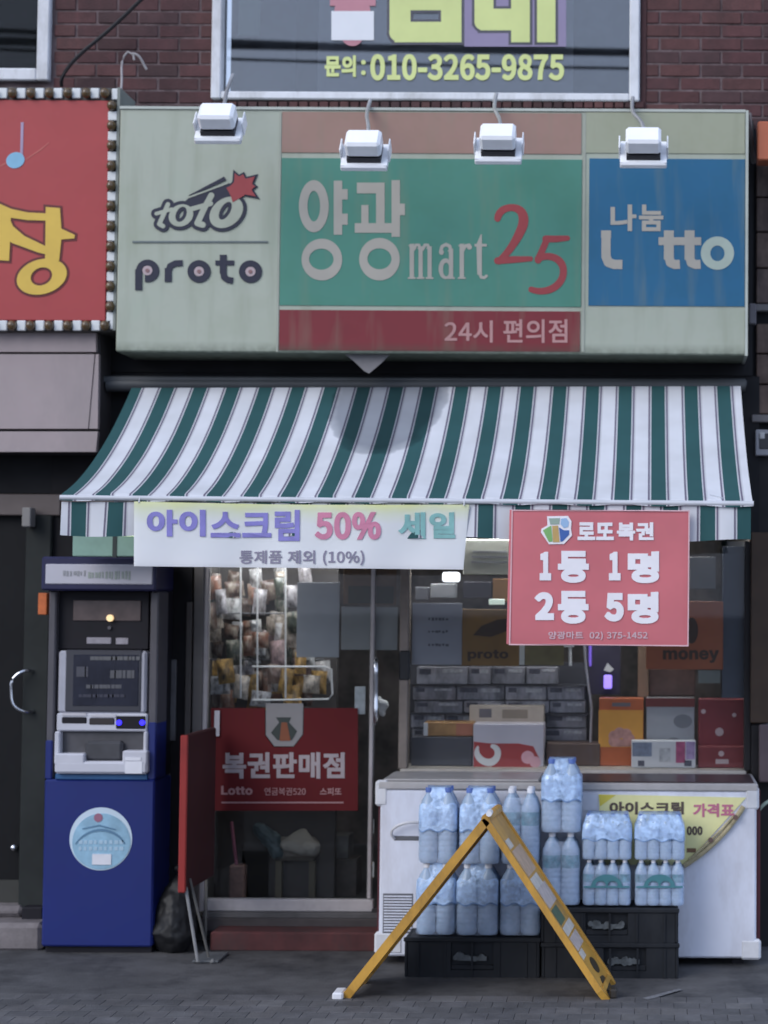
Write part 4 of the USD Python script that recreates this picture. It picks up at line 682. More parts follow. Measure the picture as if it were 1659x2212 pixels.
dk = part(at, 'deck', [pb(122, 1541, 318, 1580, dA - 0.004, 0.17, 0.006), pb(117, 1645, 318, 1672, dA + 0.035, 0.2, 0.01), pb(117, 1580, 129, 1652, dA + 0.01, 0.18, 0.006), pb(309, 1580, 318, 1652, dA + 0.01, 0.18, 0.006), pb(117, 1628, 182, 1652, dA + 0.034, 0.2, 0.006), pb(264, 1622, 318, 1652, dA + 0.034, 0.2, 0.006)], M_silw)
part(dk, 'tray_recess', pb(127, 1580, 311, 1650, dA - 0.03, 0.12, 0.002), look('tray_grey', (0.07, 0.068, 0.075), 0.5, 0.25, 12))
part(dk, 'cash_pocket', pb(182, 1601, 264, 1644, dA + 0.005, 0.06, 0.012), look('pocket_grey', (0.05, 0.05, 0.056), 0.5, 0.3, 12))
for q, m in (((133, 1549, 187, 1563), M_blk), ((192, 1551, 247, 1566), look('slot_brown', (0.035, 0.028, 0.028), 0.4)), ((250, 1547, 314, 1575), M_blk)):
    part(dk, 'card_slot', pb(*q, dA + 0.0, 0.03, 0.004), m)
for x in (257, 307): part(dk, 'blue_lamp', [disc(x, 1561, 0.012, dA + 0.003, 0.01)], look('blue_led', (0.02, 0.02, 0.6), 0.4, emit=(0.03, 0.02, 1.0), estr=1.8))
for q in ((134, 1540, 186, 1546), (196, 1543, 250, 1549)): part(dk, 'label_strip', pb(*q, dA + 0.0, 0.006), look('label_white', (0.52, 0.5, 0.53)))
part(dk, 'paper_label', pb(270, 1645, 307, 1671, dA + 0.037, 0.006), look('label_paper', (0.66, 0.66, 0.70)))
part(dk, 'paper_label', pb(270, 1636, 304, 1643, dA + 0.037, 0.006), look('label_paper', (0.66, 0.66, 0.70)))
part(at, 'teal_band', pb(119, 1672, 318, 1684, dA + 0.003, 0.05, 0.003), look('machine_teal', (0.035, 0.11, 0.25), 0.35))
c_ = P(218, 1812, dA); rs = 67 * (8.5 - dA) / FPX
sk = part(at, 'round_sticker', slab(Point(c_[0], c_[2]).buffer(rs, 24), dA + 0.002, 0.004), look('sticker_pale', (0.52, 0.62, 0.70), 0.5, 0.05))
part(sk, 'sticker_print', slab(Point(c_[0] + .003, c_[2] - 0.016).buffer(rs * 0.93, 24).intersection(Point(c_[0], c_[2]).buffer(rs - .004, 24)), dA + 0.004, 0.004), look('sticker_blue', (0.25, 0.42, 0.54), 0.5, 0.22, 14))
part(sk, 'sticker_swirl', slab(W(union_all([brush([(165, 1822), (190, 1800), (220, 1793), (255, 1805), (270, 1822)], [3, 5, 6, 5, 3]), brush([(180, 1790), (215, 1783), (250, 1792)], [3, 4, 3])]), dA).intersection(Point(c_[0], c_[2]).buffer(rs * .9)), dA + 0.0055, 0.003), look('sticker_slate', (0.10, 0.20, 0.30), 0.5))
part(sk, 'sticker_dot', slab(Point(P(213, 1766, dA)[0], P(213, 1766, dA)[2]).buffer(0.019), dA + 0.006, 0.003), look('sticker_rose', (0.30, 0.13, 0.19), 0.5))
part(sk, 'paper_label', pb(199, 1845, 240, 1868, dA + 0.0075, 0.004), look('label_paper', (0.66, 0.66, 0.70)))
part(sk, 'sticker_text', [pb(x, y, x + random.uniform(5, 9), y + 8, dA + 0.0055, 0.003) for y in (1815, 1829) for x in np.arange(170, 262, 11)], look('sticker_text', (0.36, 0.50, 0.60), 0.5))
part(at, 'orange_tag', pb(82, 1281, 101, 1328, dA - 0.03, 0.05, 0.003), look('orange_tag', (0.52, 0.13, 0.035), 0.5, 0.2, 30))

# pale green glass panel over the cash machine, with a glowing reflection
gl = thing('green_panel', 'pale green glass panel under the awning above the cash machine', 'panel', (PX(220, 1175, .5), -0.45, PZ(220, 1200, .5)))
part(gl, 'pane', pb(157, 1140, 246, 1202, 0.5, 0.03, 0.003), look('green_glass', (0.22, 0.36, 0.29), 0.25, 0.15, 7, spec=0.6)); part(gl, 'pane', pb(249, 1140, 300, 1202, 0.5, 0.03, 0.003), look('green_glass', (0.22, 0.36, 0.29)))
part(gl, 'mullion', pb(243, 1138, 252, 1204, 0.503, 0.04), look('green_mullion', (0.03, 0.04, 0.038), 0.5))
part(gl, 'lamp', pb(262, 1152, 290, 1158, 0.508, 0.012, 0.002), look('tube_reflection', (0.9, 1, 0.8), 0.4, emit=(0.85, 1.0, 0.62), estr=1.0))  # glowing strip in place of a tube's reflection on the green glass
for x in (170, 285): part(gl, 'bracket', bx(PX(x, 1150, .45), PX(x + 4, 1150, .45), 0.03, 0.47, PZ(170, 1150, .45), PZ(170, 1147, .45)), M_blk)

# ---------------------------------------------------------------- black rubbish bag and red standing board by the door
def blob(pts, radii, n=0.02, seed=1, amp=0.012, fr=14):
    ms = [manifold3d.Manifold.sphere(r, 20).translate(list(map(float, p))) for p, r in zip(pts, radii)]
    h = manifold3d.Manifold.batch_hull(ms).refine_to_length(n); m = tm(h)
    m = trimesh.Trimesh(m.vertices, m.faces, process=True)
    nrm = m.vertex_normals; k = meshkit.fbm(m.vertices * fr, 4, seed) - 0.5
    m.vertices = m.vertices + nrm * (k[:, None] * 2 * amp); m.vertices[:, 2] = np.maximum(m.vertices[:, 2], 0.002); return m
q = lambda x, y, d: P(x, y, d)
base = q(372, 2040, .22)
bagm = blob([[base[0] - .02, -.22, .085], [base[0] + .02, -.24, .08], [base[0] + .01, -.20, .2], [base[0] + .015, -.19, .26], [base[0] + .02, -.17, .31]], [.085, .085, .08, .055, .03], 0.012, 3, 0.016, 22)
bag = thing('rubbish_bag', 'black rubbish bag slumped between the cash machine and the red board', 'bag', (base[0], -.2, 0))
part(bag, 'sack', bagm, look('black_plastic_bag', (0.009, 0.009, 0.010), 0.5, 0.2, 9, spec=0.3), smooth=40)
part(bag, 'knot', blob([[base[0] + .0, -.15, .35], [base[0] + .03, -.15, .37]], [.022, .014], .008, 4, .006, 40), look('black_plastic_bag', (0.013, 0.012, 0.014)), smooth=40)

rbx = thing('standing_board', 'narrow red standing board with pale legs, turned edgeways beside the shop door', 'sign board', (PX(390, 1930, .55), -0.3, 0))
dE = 0.55                                       # its near edge; the board runs back to the wall
e0, e1, _, _ = R(389, 1700, 404, 1800, dE)
z_lo, z_hi = PZ(395, 1928, dE), PZ(395, 1588, dE)
def skew_board(x0, x1, d0, d1, sh, z0, z1, b=0.006):
    m = bx(x0, x1, d0, d1, z0, z1, b); v = m.vertices.copy(); v[:, 0] += (dE - (-v[:, 1])) * sh; m.vertices = v; return m
part(rbx, 'panel', skew_board(e0, e1, 0.08, dE - 0.004, 0.02, z_lo, z_hi), look('red_board_face', (0.045, 0.008, 0.009), 0.7, 0.12, 5))
part(rbx, 'edge', skew_board(e0 - .001, e1 + .001, dE - 0.004, dE + 0.012, 0.02, z_lo, z_hi, 0.004), look('red_board_edge', (0.26, 0.024, 0.020), 0.45, 0.15, 8))
M_leg = look('pale_leg', (0.24, 0.24, 0.24), 0.5, 0.2, 14); M_legd = look('dull_leg', (0.13, 0.125, 0.115), 0.5, 0.2, 14)
ec = (e0 + e1) / 2
part(rbx, 'leg', tube([[ec + .01, -dE + .02, z_lo + .02], [PX(428, 2035, .52), -.52, 0.012]], 0.007, 8), M_leg)
part(rbx, 'leg', tube([[ec + .02, -dE + .05, z_lo + .05], [PX(452, 2026, .42), -.42, 0.01]], 0.006, 8), M_legd)
part(rbx, 'leg', tube([[ec, -.12, z_lo + .02], [ec, -.12, 0.01]], 0.006, 8), M_legd)
part(rbx, 'foot', bx(PX(415, 2035, .5), PX(472, 2035, .5), 0.30, 0.50, 0.002, 0.012, 0.003), look('grey_foot', (0.09, 0.095, 0.10), 0.6))
part(rbx, 'paper_slip', pb(463, 1535, 474, 1590, 0.016, 0.004), look('label_white', (0.52, 0.5, 0.53)))
# ---------------------------------------------------------------- the chest freezer
dF = 0.50
FX0, FX1 = PX(820, 1850, dF), PX(1634, 1850, dF)
fzl, fzt = PZ(1230, 2068, dF), PZ(1230, 1708, dF)
M_fw = look('freezer_white', (0.69, 0.71, 0.79), 0.35, 0.05, 4, spec=0.5, dirt=(0.34, 0.31, 0.31), dirt_amount=0.5, dirt_scale=3)
M_mar = look('maroon_side', (0.085, 0.018, 0.024), 0.5, 0.2, 8)
fz = thing('chest_freezer', 'white chest freezer with maroon sides standing under the shop window', 'freezer', ((FX0 + FX1) / 2, -0.27, 0))
part(fz, 'front_panel', bx(FX0, FX1, dF - 0.03, dF, fzl, fzt, 0.008), M_fw)
part(fz, 'body', bx(FX0 - 0.012, FX1 + 0.018, 0.05, dF - 0.031, fzl + .01, fzt), M_mar)
part(fz, 'rim', bx(FX0 - 0.010, FX1 + 0.006, 0.05, dF + 0.006, fzt + 0.001, PZ(1230, 1691, dF), 0.006), look('freezer_rim', (0.40, 0.38, 0.37), 0.45, 0.12, 12))
part(fz, 'lid', bx(FX0 + .01, PX(1170, 1670, .3), 0.12, dF - 0.02, PZ(1230, 1691, dF) + 0.001, PZ(1230, 1691, dF) + 0.010, 0.004), look('freezer_lid', (0.42, 0.40, 0.39), 0.3, 0.2, 8))
part(fz, 'lid', bx(PX(1172, 1670, .3), FX1 - .01, 0.12, dF - 0.02, PZ(1230, 1691, dF) + 0.001, PZ(1230, 1691, dF) + 0.005, 0.002), look('freezer_lid_dark', (0.05, 0.03, 0.032), 0.3, 0.2, 8))
for x0, x1, y0, y1 in ((810, 838, 1686, 1742), (808, 870, 2014, 2062), (1610, 1640, 1700, 1750), (1600, 1644, 2030, 2074)):
    part(fz, 'corner_bumper', pb(x0, y0, x1, y1, dF + 0.004, 0.04, 0.01), look('bumper_white', (0.62, 0.62, 0.64), 0.5, 0.1, 20))
for x in (FX0 + .08, FX1 - .1):
    for d in (0.1, dF - .1): part(fz, 'foot', bx(x, x + .05, d, d + .04, 0.0, fzl + .012), M_blk)
for k in range(13):
    y = 1935 + k * 6.2
    part(fz, 'grille_slat', pb(829, y, 890, y + 3, dF + 0.004, 0.006, 0.001), M_fw)
part(fz, 'grille_back', pb(827, 1930, 892, 2016, dF + 0.0005, 0.004), look('grille_dark', (0.13, 0.13, 0.145), 0.6))
hx = [P(x, y, d) for x, y, d in ((852, 1812, dF), (850, 1790, dF + .03), (872, 1779, dF + .035), (905, 1777, dF + .03), (925, 1785, dF))]
hh = part(fz, 'handle', tube(smoothline(hx), 0.006, 8), look('handle_white', (0.6, 0.6, 0.62), 0.35), smooth=50)
part(hh, 'handle_plate', pb(850, 1806, 905, 1816, dF + 0.003, 0.01, 0.003), look('handle_dark', (0.12, 0.12, 0.13), 0.4))
ps = Polygon([(1293, 1716), (1612, 1723), (1480, 1868), (1300, 1868)])
pr_ = single('price_poster', 'yellow ice cream price poster with a curled torn edge on the freezer front', 'poster', pslab(ps, dF + 0.004, 0.003), look('poster_yellow', (0.76, 0.73, 0.36), 0.55, 0.1, 5))
z10 = lambda gm: zoomed(gm, 2100, 2950, 1659 / 924)
M_pk = look('poster_ink', (0.10, 0.075, 0.06), 0.6)
put_text(pr_, 'lettering', '아이스크림', z10(sbox(538, 372, 1064, 462)).bounds, dF + 0.004, M_pk, 9)
put_text(pr_, 'lettering', '가격표', z10(sbox(1128, 384, 1420, 480)).bounds, dF + 0.004, look('poster_pink', (0.50, 0.16, 0.24), 0.6), 9)
put_text(pr_, 'lettering', '000', z10(sbox(1085, 545, 1196, 608)).bounds, dF + 0.004, M_pk, 12)
part(pr_, 'smudge', pslab(z10(sbox(1085, 700, 1150, 730)), dF + 0.0055, 0.002), look('poster_brown', (0.2, 0.11, 0.06), 0.6))
part(pr_, 'yellow_corner', pslab(Polygon([(1293.5, 1716.5), (1330, 1717.5), (1296, 1742)]), dF + 0.005, 0.002), look('poster_deep_yellow', (0.66, 0.55, 0.08), 0.6))
part(pr_, 'curled_edge', [tube(smoothline([P(1478, 1870, dF + .012), P(1530, 1832, dF + .016), P(1570, 1792, dF + .016), P(1606, 1742, dF + .012)]), 0.011, 10), tube(smoothline([P(1488, 1858, dF + .02), P(1530, 1820, dF + .026), P(1585, 1763, dF + .022)]), 0.006, 8)], look('curled_paper', (0.40, 0.34, 0.20), 0.6, 0.3, 25), smooth=50)
for x, y in ((1535, 1815), (1589, 1766)): part(pr_, 'tape', disc(x, y, 0.011, dF + 0.036, 0.008), look('brown_tape', (0.16, 0.10, 0.08), 0.4))
single('paper_note', 'small blank paper note taped on the freezer front left of the yellow poster', 'note', pslab(Polygon([(1256, 1716), (1290, 1717), (1289, 1750), (1257, 1751)]), dF + 0.004, 0.003), look('note_paper', (0.6, 0.62, 0.68), 0.6))

# ---------------------------------------------------------------- crates
M_crate = look('black_crate', (0.010, 0.012, 0.016), 0.6, 0.25, 9, spec=0.3, dirt=(0.04, 0.04, 0.042), dirt_amount=0.3, dirt_scale=6)
dC = 0.76
def crate(px0, px1, z0, z1, label, tagx, d=dC, depth=0.225):
    X0, X1 = PX(px0, 2050, d), PX(px1, 2050, d)
    t = thing('plastic_crate', label, 'crate', ((X0 + X1) / 2, -d + depth / 2, z0), 'black crates under the water packs')
    w = 0.014
    part(t, 'floor', bx(X0 + w, X1 - w, d - depth + w, d - w, z0 + .004, z0 + .014), M_crate)
    part(t, 'side', bx(X0, X0 + w, d - depth, d, z0, z1, 0.004), M_crate); part(t, 'side', bx(X1 - w, X1, d - depth, d, z0, z1, 0.004), M_crate)
    part(t, 'side', bx(X0 + w, X1 - w, d - depth, d - depth + w, z0, z1), M_crate)
    tx0, tx1 = PX(tagx - 46, 2050, d), PX(tagx + 46, 2050, d); zc = (z0 + z1) / 2
    part(t, 'front', [bx(X0 + w, X1 - w, d - w, d - .001, z1 - .018, z1), bx(X0 + w, X1 - w, d - w, d - .001, z0, z0 + .03), bx(X0 + w, tx0, d - w, d - .001, z0 + .03, z1 - .018), bx(tx1, X1 - w, d - w, d - .001, z0 + .03, z1 - .018)], M_crate)
    part(t, 'hand_grip', bx(tx0, tx1, d - w, d - .006, z0 + .03, z0 + .052, .003), M_crate)
    for k in range(5):
        x = X0 + (X1 - X0) * (k + .5) / 5
        part(t, 'rib', bx(x - .004, x + .004, d - .001, d + .005, z0 + .003, z1 - .02), M_crate)
    part(t, 'top_rim', [bx(X0 - .004, X1 + .004, d - .004, d + .006, z1 - .016, z1 + .002, .003)], M_crate)
    part(t, 'tray', bx(X0 + w, X1 - w, d - depth + w, d - w, z1 - .012, z1 - .002), M_crate)
    part(t, 'inner_panel', bx(tx0, tx1, d - .03, d - .022, z0 + .03, z1 - .02), M_crate)
    rl = random.Random(int(tagx)); xm = (tx0 + tx1) / 2
    part(t, 'worn_label', slab(union_all([Point(xm + rl.uniform(-.07, .07), zc + rl.uniform(-.008, .010)).buffer(rl.uniform(.008, .017)) for _ in range(9)] + [sbox(xm - .06, zc - .012, xm + .06, zc + .006)]), d + .0015, .012), look('worn_label', (0.085, 0.095, 0.10), 0.6, 0.55, 40))
    return t, X0, X1
zc1 = PZ(1000, 2026, dC); zc2 = PZ(1320, 1963, dC)
crate(874, 1166, 0.0, zc1, 'lower black crate at the left, under six large water packs', 1020)
crate(1170, 1466, 0.0, zc2 / 2, 'bottom black crate of the right stack, on the pavement', 1350)
crate(1168, 1465, zc2 / 2 + 0.003, zc2, 'upper black crate of the right stack, directly under the small bottles', 1310)

# ---------------------------------------------------------------- packs of water bottles
def water(name, color, tr=0.55):
    LOOK[name] = usdkit.material(stage, '/World/Looks/' + name, {'g': ('geometry', {}), 'n': ('noise_texture', {'scale': 22.0, 'detail': 4.0}), 'r': ('rgb_ramp', {'ramp': [(0.3, tuple(np.array(color) * 0.82)), (0.7, color)]}), 'p': ('principled_bsdf', {'roughness': 0.12, 'transmission_weight': tr, 'ior': 1.33, 'specular_ior_level': 0.6})},
        [('g.position', 'n.vector'), ('n.fac', 'r.fac'), ('r.color', 'p.base_color')], surface='p.BSDF'); return LOOK[name]
M_wat = water('water_bottle', (0.47, 0.60, 0.77), 0.30)
M_cap = {'blue': look('blue_cap', (0.10, 0.17, 0.45), 0.35), 'white': look('white_cap', (0.70, 0.71, 0.76), 0.35), 'teal': look('teal_cap', (0.28, 0.40, 0.42), 0.35)}
M_lab = {'blue': look('pale_blue_label', (0.42, 0.53, 0.72), 0.35, 0.3, 28), 'white': look('milky_label', (0.55, 0.60, 0.68), 0.35, 0.25, 28), 'teal': look('teal_label', (0.085, 0.21, 0.26), 0.35, 0.55, 45)}
def film(name, color, cover, sc=30):
    LOOK[name] = usdkit.material(stage, '/World/Looks/' + name, {'g': ('geometry', {}), 'n': ('noise_texture', {'scale': sc, 'detail': 5.0, 'roughness': 0.65}), 'r': ('rgb_ramp', {'ramp': [(0.36, (cover * 0.35,) * 3), (0.62, (min(1, cover * 1.2),) * 3)]}), 't': ('transparent_bsdf', {'color': (0.96, 0.97, 0.98)}), 'p': ('principled_bsdf', {'base_color': color, 'roughness': 0.18, 'specular_ior_level': 0.7}), 'm': ('mix_closure', {}), 'nb': ('noise_texture', {'scale': 55.0, 'detail': 3.0}), 'b': ('bump', {'strength': 0.7, 'distance': 0.006})},
        [('g.position', 'n.vector'), ('n.fac', 'r.fac'), ('r.color', 'm.fac'), ('t.BSDF', 'm.closure1'), ('p.BSDF', 'm.closure2'), ('g.position', 'nb.vector'), ('nb.fac', 'b.height'), ('b.normal', 'p.normal')], surface='m.closure'); return LOOK[name]
M_filmc = film('clear_film', (0.58, 0.68, 0.86), 0.24); M_filmp = film('printed_film', (0.48, 0.66, 0.94), 0.9, 34)
def bottle_parts(H, r):
    prof = [(0.0, 0.0), (r * .80, 0.0), (r * .97, H * .03), (r, H * .07)]
    for k in range(5):
        h = .12 + k * .075; prof += [(r, H * h), (r * .965, H * (h + .02)), (r * .965, H * (h + .03)), (r, H * (h + .05))]
    prof += [(r, H * .50), (r * .95, H * .53), (r * .95, H * .66), (r, H * .69), (r * .97, H * .74), (r * .75, H * .83), (r * .42, H * .90), (r * .32, H * .925), (r * .32, H * .95), (0, H * .95)]
    cap = [(0, H * .935), (r * .37, H * .935), (r * .38, H * .99), (r * .34, H), (0, H)]
    lab = [(r * .96, H * .505), (r * 1.004, H * .51), (r * 1.004, H * .685), (r * .96, H * .69)]
    return lathe(prof, 20), lathe(cap, 14), lathe(lab, 20)
def loft(rings):
    """A wrap whose level outlines have equally many points; open below and above."""
    k = len(rings[0]); v = np.vstack(rings); f = []
    for i in range(len(rings) - 1):
        for j in range(k):
            n_ = (j + 1) % k; f += [[i * k + j, i * k + n_, (i + 1) * k + n_], [i * k + j, (i + 1) * k + n_, (i + 1) * k + j]]
    return trimesh.Trimesh(v, f, process=False)
def rrect(wx, wy, rad, z, n=10):
    c = []
    for sx, sy, a0 in ((1, 1, 0), (-1, 1, 90), (-1, -1, 180), (1, -1, 270)):
        for k in range(n):
            a = math.radians(a0 + 90 * k / (n - 1)); c.append((sx * (wx - rad) + rad * math.cos(a), sy * (wy - rad) + rad * math.sin(a)))
    p = np.array(c + [c[0]])
    s = np.r_[0, np.cumsum(np.linalg.norm(np.diff(p, axis=0), axis=1))]; t = np.linspace(0, s[-1], 73)[:-1]
    return np.stack([np.interp(t, s, p[:, 0]), np.interp(t, s, p[:, 1]), np.full(72, z)], 1)
def make_pack(label, at, nx, ny, wx, H, cap, lab, group, wrap, seed):
    kt = 0.60 if nx == 2 else 0.86
    """A shrink-wrapped pack: nx bottles wide, ny deep; wrap = 'printed' or 'clear'."""
    r = wx / nx / 2 * 0.985
    t = thing('water_pack', label, 'water pack', at, group)
    body, capm, labm = bottle_parts(H, r); rr_ = random.Random(seed)
    for i in range(nx):
        for j in range(ny):
            o = np.array(at) + [(i - (nx - 1) / 2) * 2 * r, (j - (ny - 1) / 2) * 2 * r, 0.001]
            mv = lambda m: (lambda c: (c.apply_translation(o), c)[1])(m.copy())
            b = part(t, 'bottle', mv(body), M_wat, smooth=40)
            part(b, 'cap', mv(capm), M_cap[cap], smooth=40); part(b, 'label', mv(labm), M_lab[lab], smooth=40)
    hx_, hy_ = nx * r + 0.0015, ny * r + 0.0015
    def level(h, k, wob):
        ring = rrect(hx_ * k + (1 - k) * 0.0, hy_ - (1 - k) * hx_, max(r * .75 * k, .01), h)
        a = np.arange(72) / 72 * 2 * math.pi
        w = np.sin(a * 2 * nx * 1.5 + seed) * wob + (meshkit.noise(np.stack([ring[:, 0] * 40, ring[:, 1] * 40, np.full(72, h * 25 + seed * 7)], 1)) - .5) * wob * 2
        ring[:, :2] *= (1 + w)[:, None]; ring += np.array(at); return ring
    if wrap == 'printed':
        part(t, 'printed_wrap', loft([level(H * h, k, .012) + np.c_[np.zeros((72, 2)), (np.sin(np.arange(72) * .8 + seed) * .006 * (h < .5))] for h, k in ((.44, 1.0), (.5, 1.0), (.58, 1.005), (.68, 1.0), (.76, .985), (.84, .60 * kt + .4 * 1.0), (.91, kt + .14 * (1 - kt)), (.97, kt), (1.004, kt * .95), (1.006, kt * .3))]), M_filmp, smooth=True)
        part(t, 'wrap_edge', loft([level(H * h, 1.006, .012) + np.c_[np.zeros((72, 2)), (np.sin(np.arange(72) * .8 + seed) * .006)] for h in (.432, .452)]), look('wrap_shadow_blue', (0.16, 0.26, 0.46), 0.4, 0.5, 40), smooth=True)  # dark blue strip painted as the shadow under the printed band
        part(t, 'clear_wrap', loft([level(H * h, k, .006) for h, k in ((.005, .97), (.03, 1.0), (.15, .998), (.3, .998), (.42, 1.0))]), M_filmc, smooth=True)
    else:
        part(t, 'clear_wrap', loft([level(H * h, k, .007) for h, k in ((.005, .97), (.04, 1.0), (.2, .998), (.45, .996), (.7, 1.0), (.78, .96), (.88, .82))]), M_filmc, smooth=True)
    return t
dK = dC - 0.115                               # the packs' middle
GL = 'large bottle packs stacked on the left crate'
def pk(px0, px1, zb_, H, d, nx, ny, cap, lab, wrap, label, group, seed):
    X0, X1 = PX(px0, 1900, d + .08), PX(px1, 1900, d + .08)
    return make_pack(label, ((X0 + X1) / 2, -d, zb_), nx, ny, X1 - X0, H, cap, lab, group, wrap, seed)
zB = zc1 + 0.004; HB = 0.292; zA = zB + HB + 0.002; HA = 0.312
pk(898, 983, zB, HB, dK, 2, 2, 'white', 'blue', 'printed', 'lower left pack of large bottles in the left stack on the crate', GL, 1)
pk(985, 1076, zB, HB, dK, 2, 2, 'white', 'blue', 'printed', 'lower middle pack of large bottles, framed by the yellow barrier legs', GL, 2)
pk(1079, 1168, zB, HB, dK, 2, 2, 'white', 'blue', 'printed', 'lower right pack of large bottles in the left stack, beside the right crates', GL, 3)
pk(901, 985, zA, HA, dK - .005, 2, 2, 'blue', 'blue', 'printed', 'upper left pack of large bottles with blue tops, by the freezer handle', GL, 4)
pk(989, 1078, zA, HA, dK, 2, 2, 'blue', 'blue', 'printed', 'upper middle pack of large bottles with blue tops, behind the barrier hinge', GL, 5)
pk(1081, 1164, zA, HA, dK, 2, 2, 'white', 'teal', 'clear', 'upper right pack of large bottles with teal labels and white caps', GL, 6)
GT = 'large bottle packs in the narrow tower'
zT = zc2 + 0.006; HT = PZ(1210, 1800, dK + .08) - zT
pk(1170, 1252, zT, HT, dK - .002, 2, 2, 'white', 'teal', 'clear', 'lower pack of the narrow tower, teal labelled large bottles under a blue pack', GT, 7)
pk(1167, 1254, zT + HT + .002, HT + .004, dK, 2, 2, 'blue', 'blue', 'printed', 'topmost water pack, reaching up over the freezer edge to the window sill', GT, 8)
GS = 'small bottle packs on the right crates'
HS = (PZ(1370, 1760, dK + .08) - zT - .004) / 2
for k, (a, b) in enumerate(((1258, 1363), (1371, 1478))):
    pk(a, b, zT, HS, dK, 4, 3, 'white', 'teal', 'clear', ('lower left' if k == 0 else 'lower right') + ' pack of small white capped bottles with teal labels', GS, 11 + k)
    pk(a - 1, b + 1, zT + HS + .003, HS, dK, 4, 3, 'blue', 'blue', 'printed', ('upper left' if k == 0 else 'upper right') + ' pack of small bottles in pale blue wrap, ' + ('beside the tower' if k == 0 else 'touching the yellow poster'), GS, 21 + k)
# arched print across the two lower packs of small bottles
for k, (a, b) in enumerate(((1258, 1363), (1371, 1478))):
    m_ = (a + b) / 2; dd = dK + 0.083
    arch = sub(ell(m_, 1917, 34, 28).intersection(sbox(0, 0, 3000, 1914)), union_all([ell(m_ - 13, 1912, 11, 9), ell(m_ + 13, 1912, 11, 9)]))
    packs = [p for p in stage.GetPrimAtPath('/World').GetChildren() if 'small white capped' in str(p.GetCustomDataByKey('label'))]
    part(str(packs[k].GetPath()), 'arched_print', [pslab(arch, dd, 0.002), pslab(sbox(a + 3, 1914, b - 3, 1918), dd, 0.002)], look('arch_teal', (0.06, 0.19, 0.22), 0.4))

# ---------------------------------------------------------------- the yellow folding barrier
M_ye = look('barrier_yellow', (0.56, 0.30, 0.05), 0.5, 0.12, 9, dirt=(0.16, 0.09, 0.03), dirt_amount=0.6, dirt_scale=7)
yn, yf = 1.20, 0.84                           # its near and far edges
top = P(1050, 1766, yn); fl = P(735, 2131, yn); fr = P(1316, 2152, yn)
top, fl, fr = top[[0, 2]], fl[[0, 2]], fr[[0, 2]]; fl[1] = 0.012; fr[1] = 0.004
yb_ = thing('folding_barrier', 'yellow folding barrier standing like a tent in front of the water packs', 'barrier', (top[0], -1.0, 0))
def turn(m):
    """The barrier stands a little askew."""
    v = m.vertices.copy(); v[:, 0] += (yn + v[:, 1]) * 0.055; m.vertices = v; return m
def leaf(a, b, t, d0, d1, hole=False):
    """A board seen edgeways from a (hinge) to b (foot), t thick."""
    ax = (b - a); L = np.linalg.norm(ax); ax = ax / L; nn = np.array([-ax[1], ax[0]])
    if nn[1] < 0: nn = -nn
    M4 = np.eye(4); M4[[0, 2], 0] = ax; M4[:3, 1] = [0, 1, 0]; M4[[0, 2], 2] = nn
    if np.linalg.det(M4[:3, :3]) < 0: M4[:3, 1] *= -1
    return M4, L
def board(a, b, t, nm, holes):
    M4, L = leaf(a, b, t, yf, yn); wv = (yn - yf)
    shp = Polygon([(0, 0), (L - .05, 0), (L, .02), (L, .05), (L - .03, .07), (L - .03, wv - .07), (L, wv - .05), (L, wv - .02), (L - .05, wv), (0, wv)])
    shp = shp.difference(union_all([Polygon(h) for h in holes]).buffer(.012)) if holes else shp
    rim = shp.difference(shp.buffer(-.022))
    m = [trimesh.creation.extrude_polygon(shp.buffer(-.018), t * .45, engine='earcut')]
    m[0].apply_translation([0, 0, t * .28])
    m.append(trimesh.creation.extrude_polygon(rim, t, engine='earcut'))
    m = trimesh.util.concatenate(m)
    s = 1 if M4[1, 1] > 0 else -1
    m.apply_translation([0, 0, -t]); m.apply_transform(M4); m.apply_translation([a[0], -yn if s > 0 else -yf, a[1]])
    return part(yb_, nm, turn(m), M_ye), M4, L, s
lf, M4l, Ll, sl = board(top + [-.012, 0], fl, .034, 'leaf', [])
rf, M4r, Lr, sr = board(top + [.004, .004], fr, .026, 'leaf', [])
def on_leaf(poly, M4, a, s, t=0.0015):
    m = trimesh.creation.extrude_polygon(poly, t, engine='earcut'); m.apply_translation([0, 0, -.0068]); m.apply_transform(M4); m.apply_translation([a[0], -yn if s > 0 else -yf, a[1]]); return turn(m)
aR = top + [.004, .004]
for (l0, l1, w0, w1, nm, c) in ((.12, .16, .06, .16, 'white', (0.60, 0.54, 0.46)), (.17, .29, .06, .30, 'pink', (0.52, 0.36, 0.24)), (.30, .35, .05, .25, 'white', (0.60, 0.54, 0.46)), (.35, .44, .06, .30, 'mauve', (0.52, 0.43, 0.38)), (.45, .52, .06, .22, 'green', (0.08, 0.12, 0.06)), (.53, .57, .05, .3, 'white', (0.60, 0.54, 0.46)), (.58, .64, .06, .28, 'mauve', (0.52, 0.43, 0.38)), (.645, .68, .05, .16, 'white', (0.60, 0.54, 0.46))):
    w1 = min(w1, yn - yf - .05); w0_, w1_ = (w0, w1) if sr > 0 else (yn - yf - w1, yn - yf - w0)
    part(rf, 'leaf_print', on_leaf(sbox(l0, w0_, l1, w1_), M4r, aR, sr), look('leaf_print_' + nm, c, 0.55, 0.2, 30))
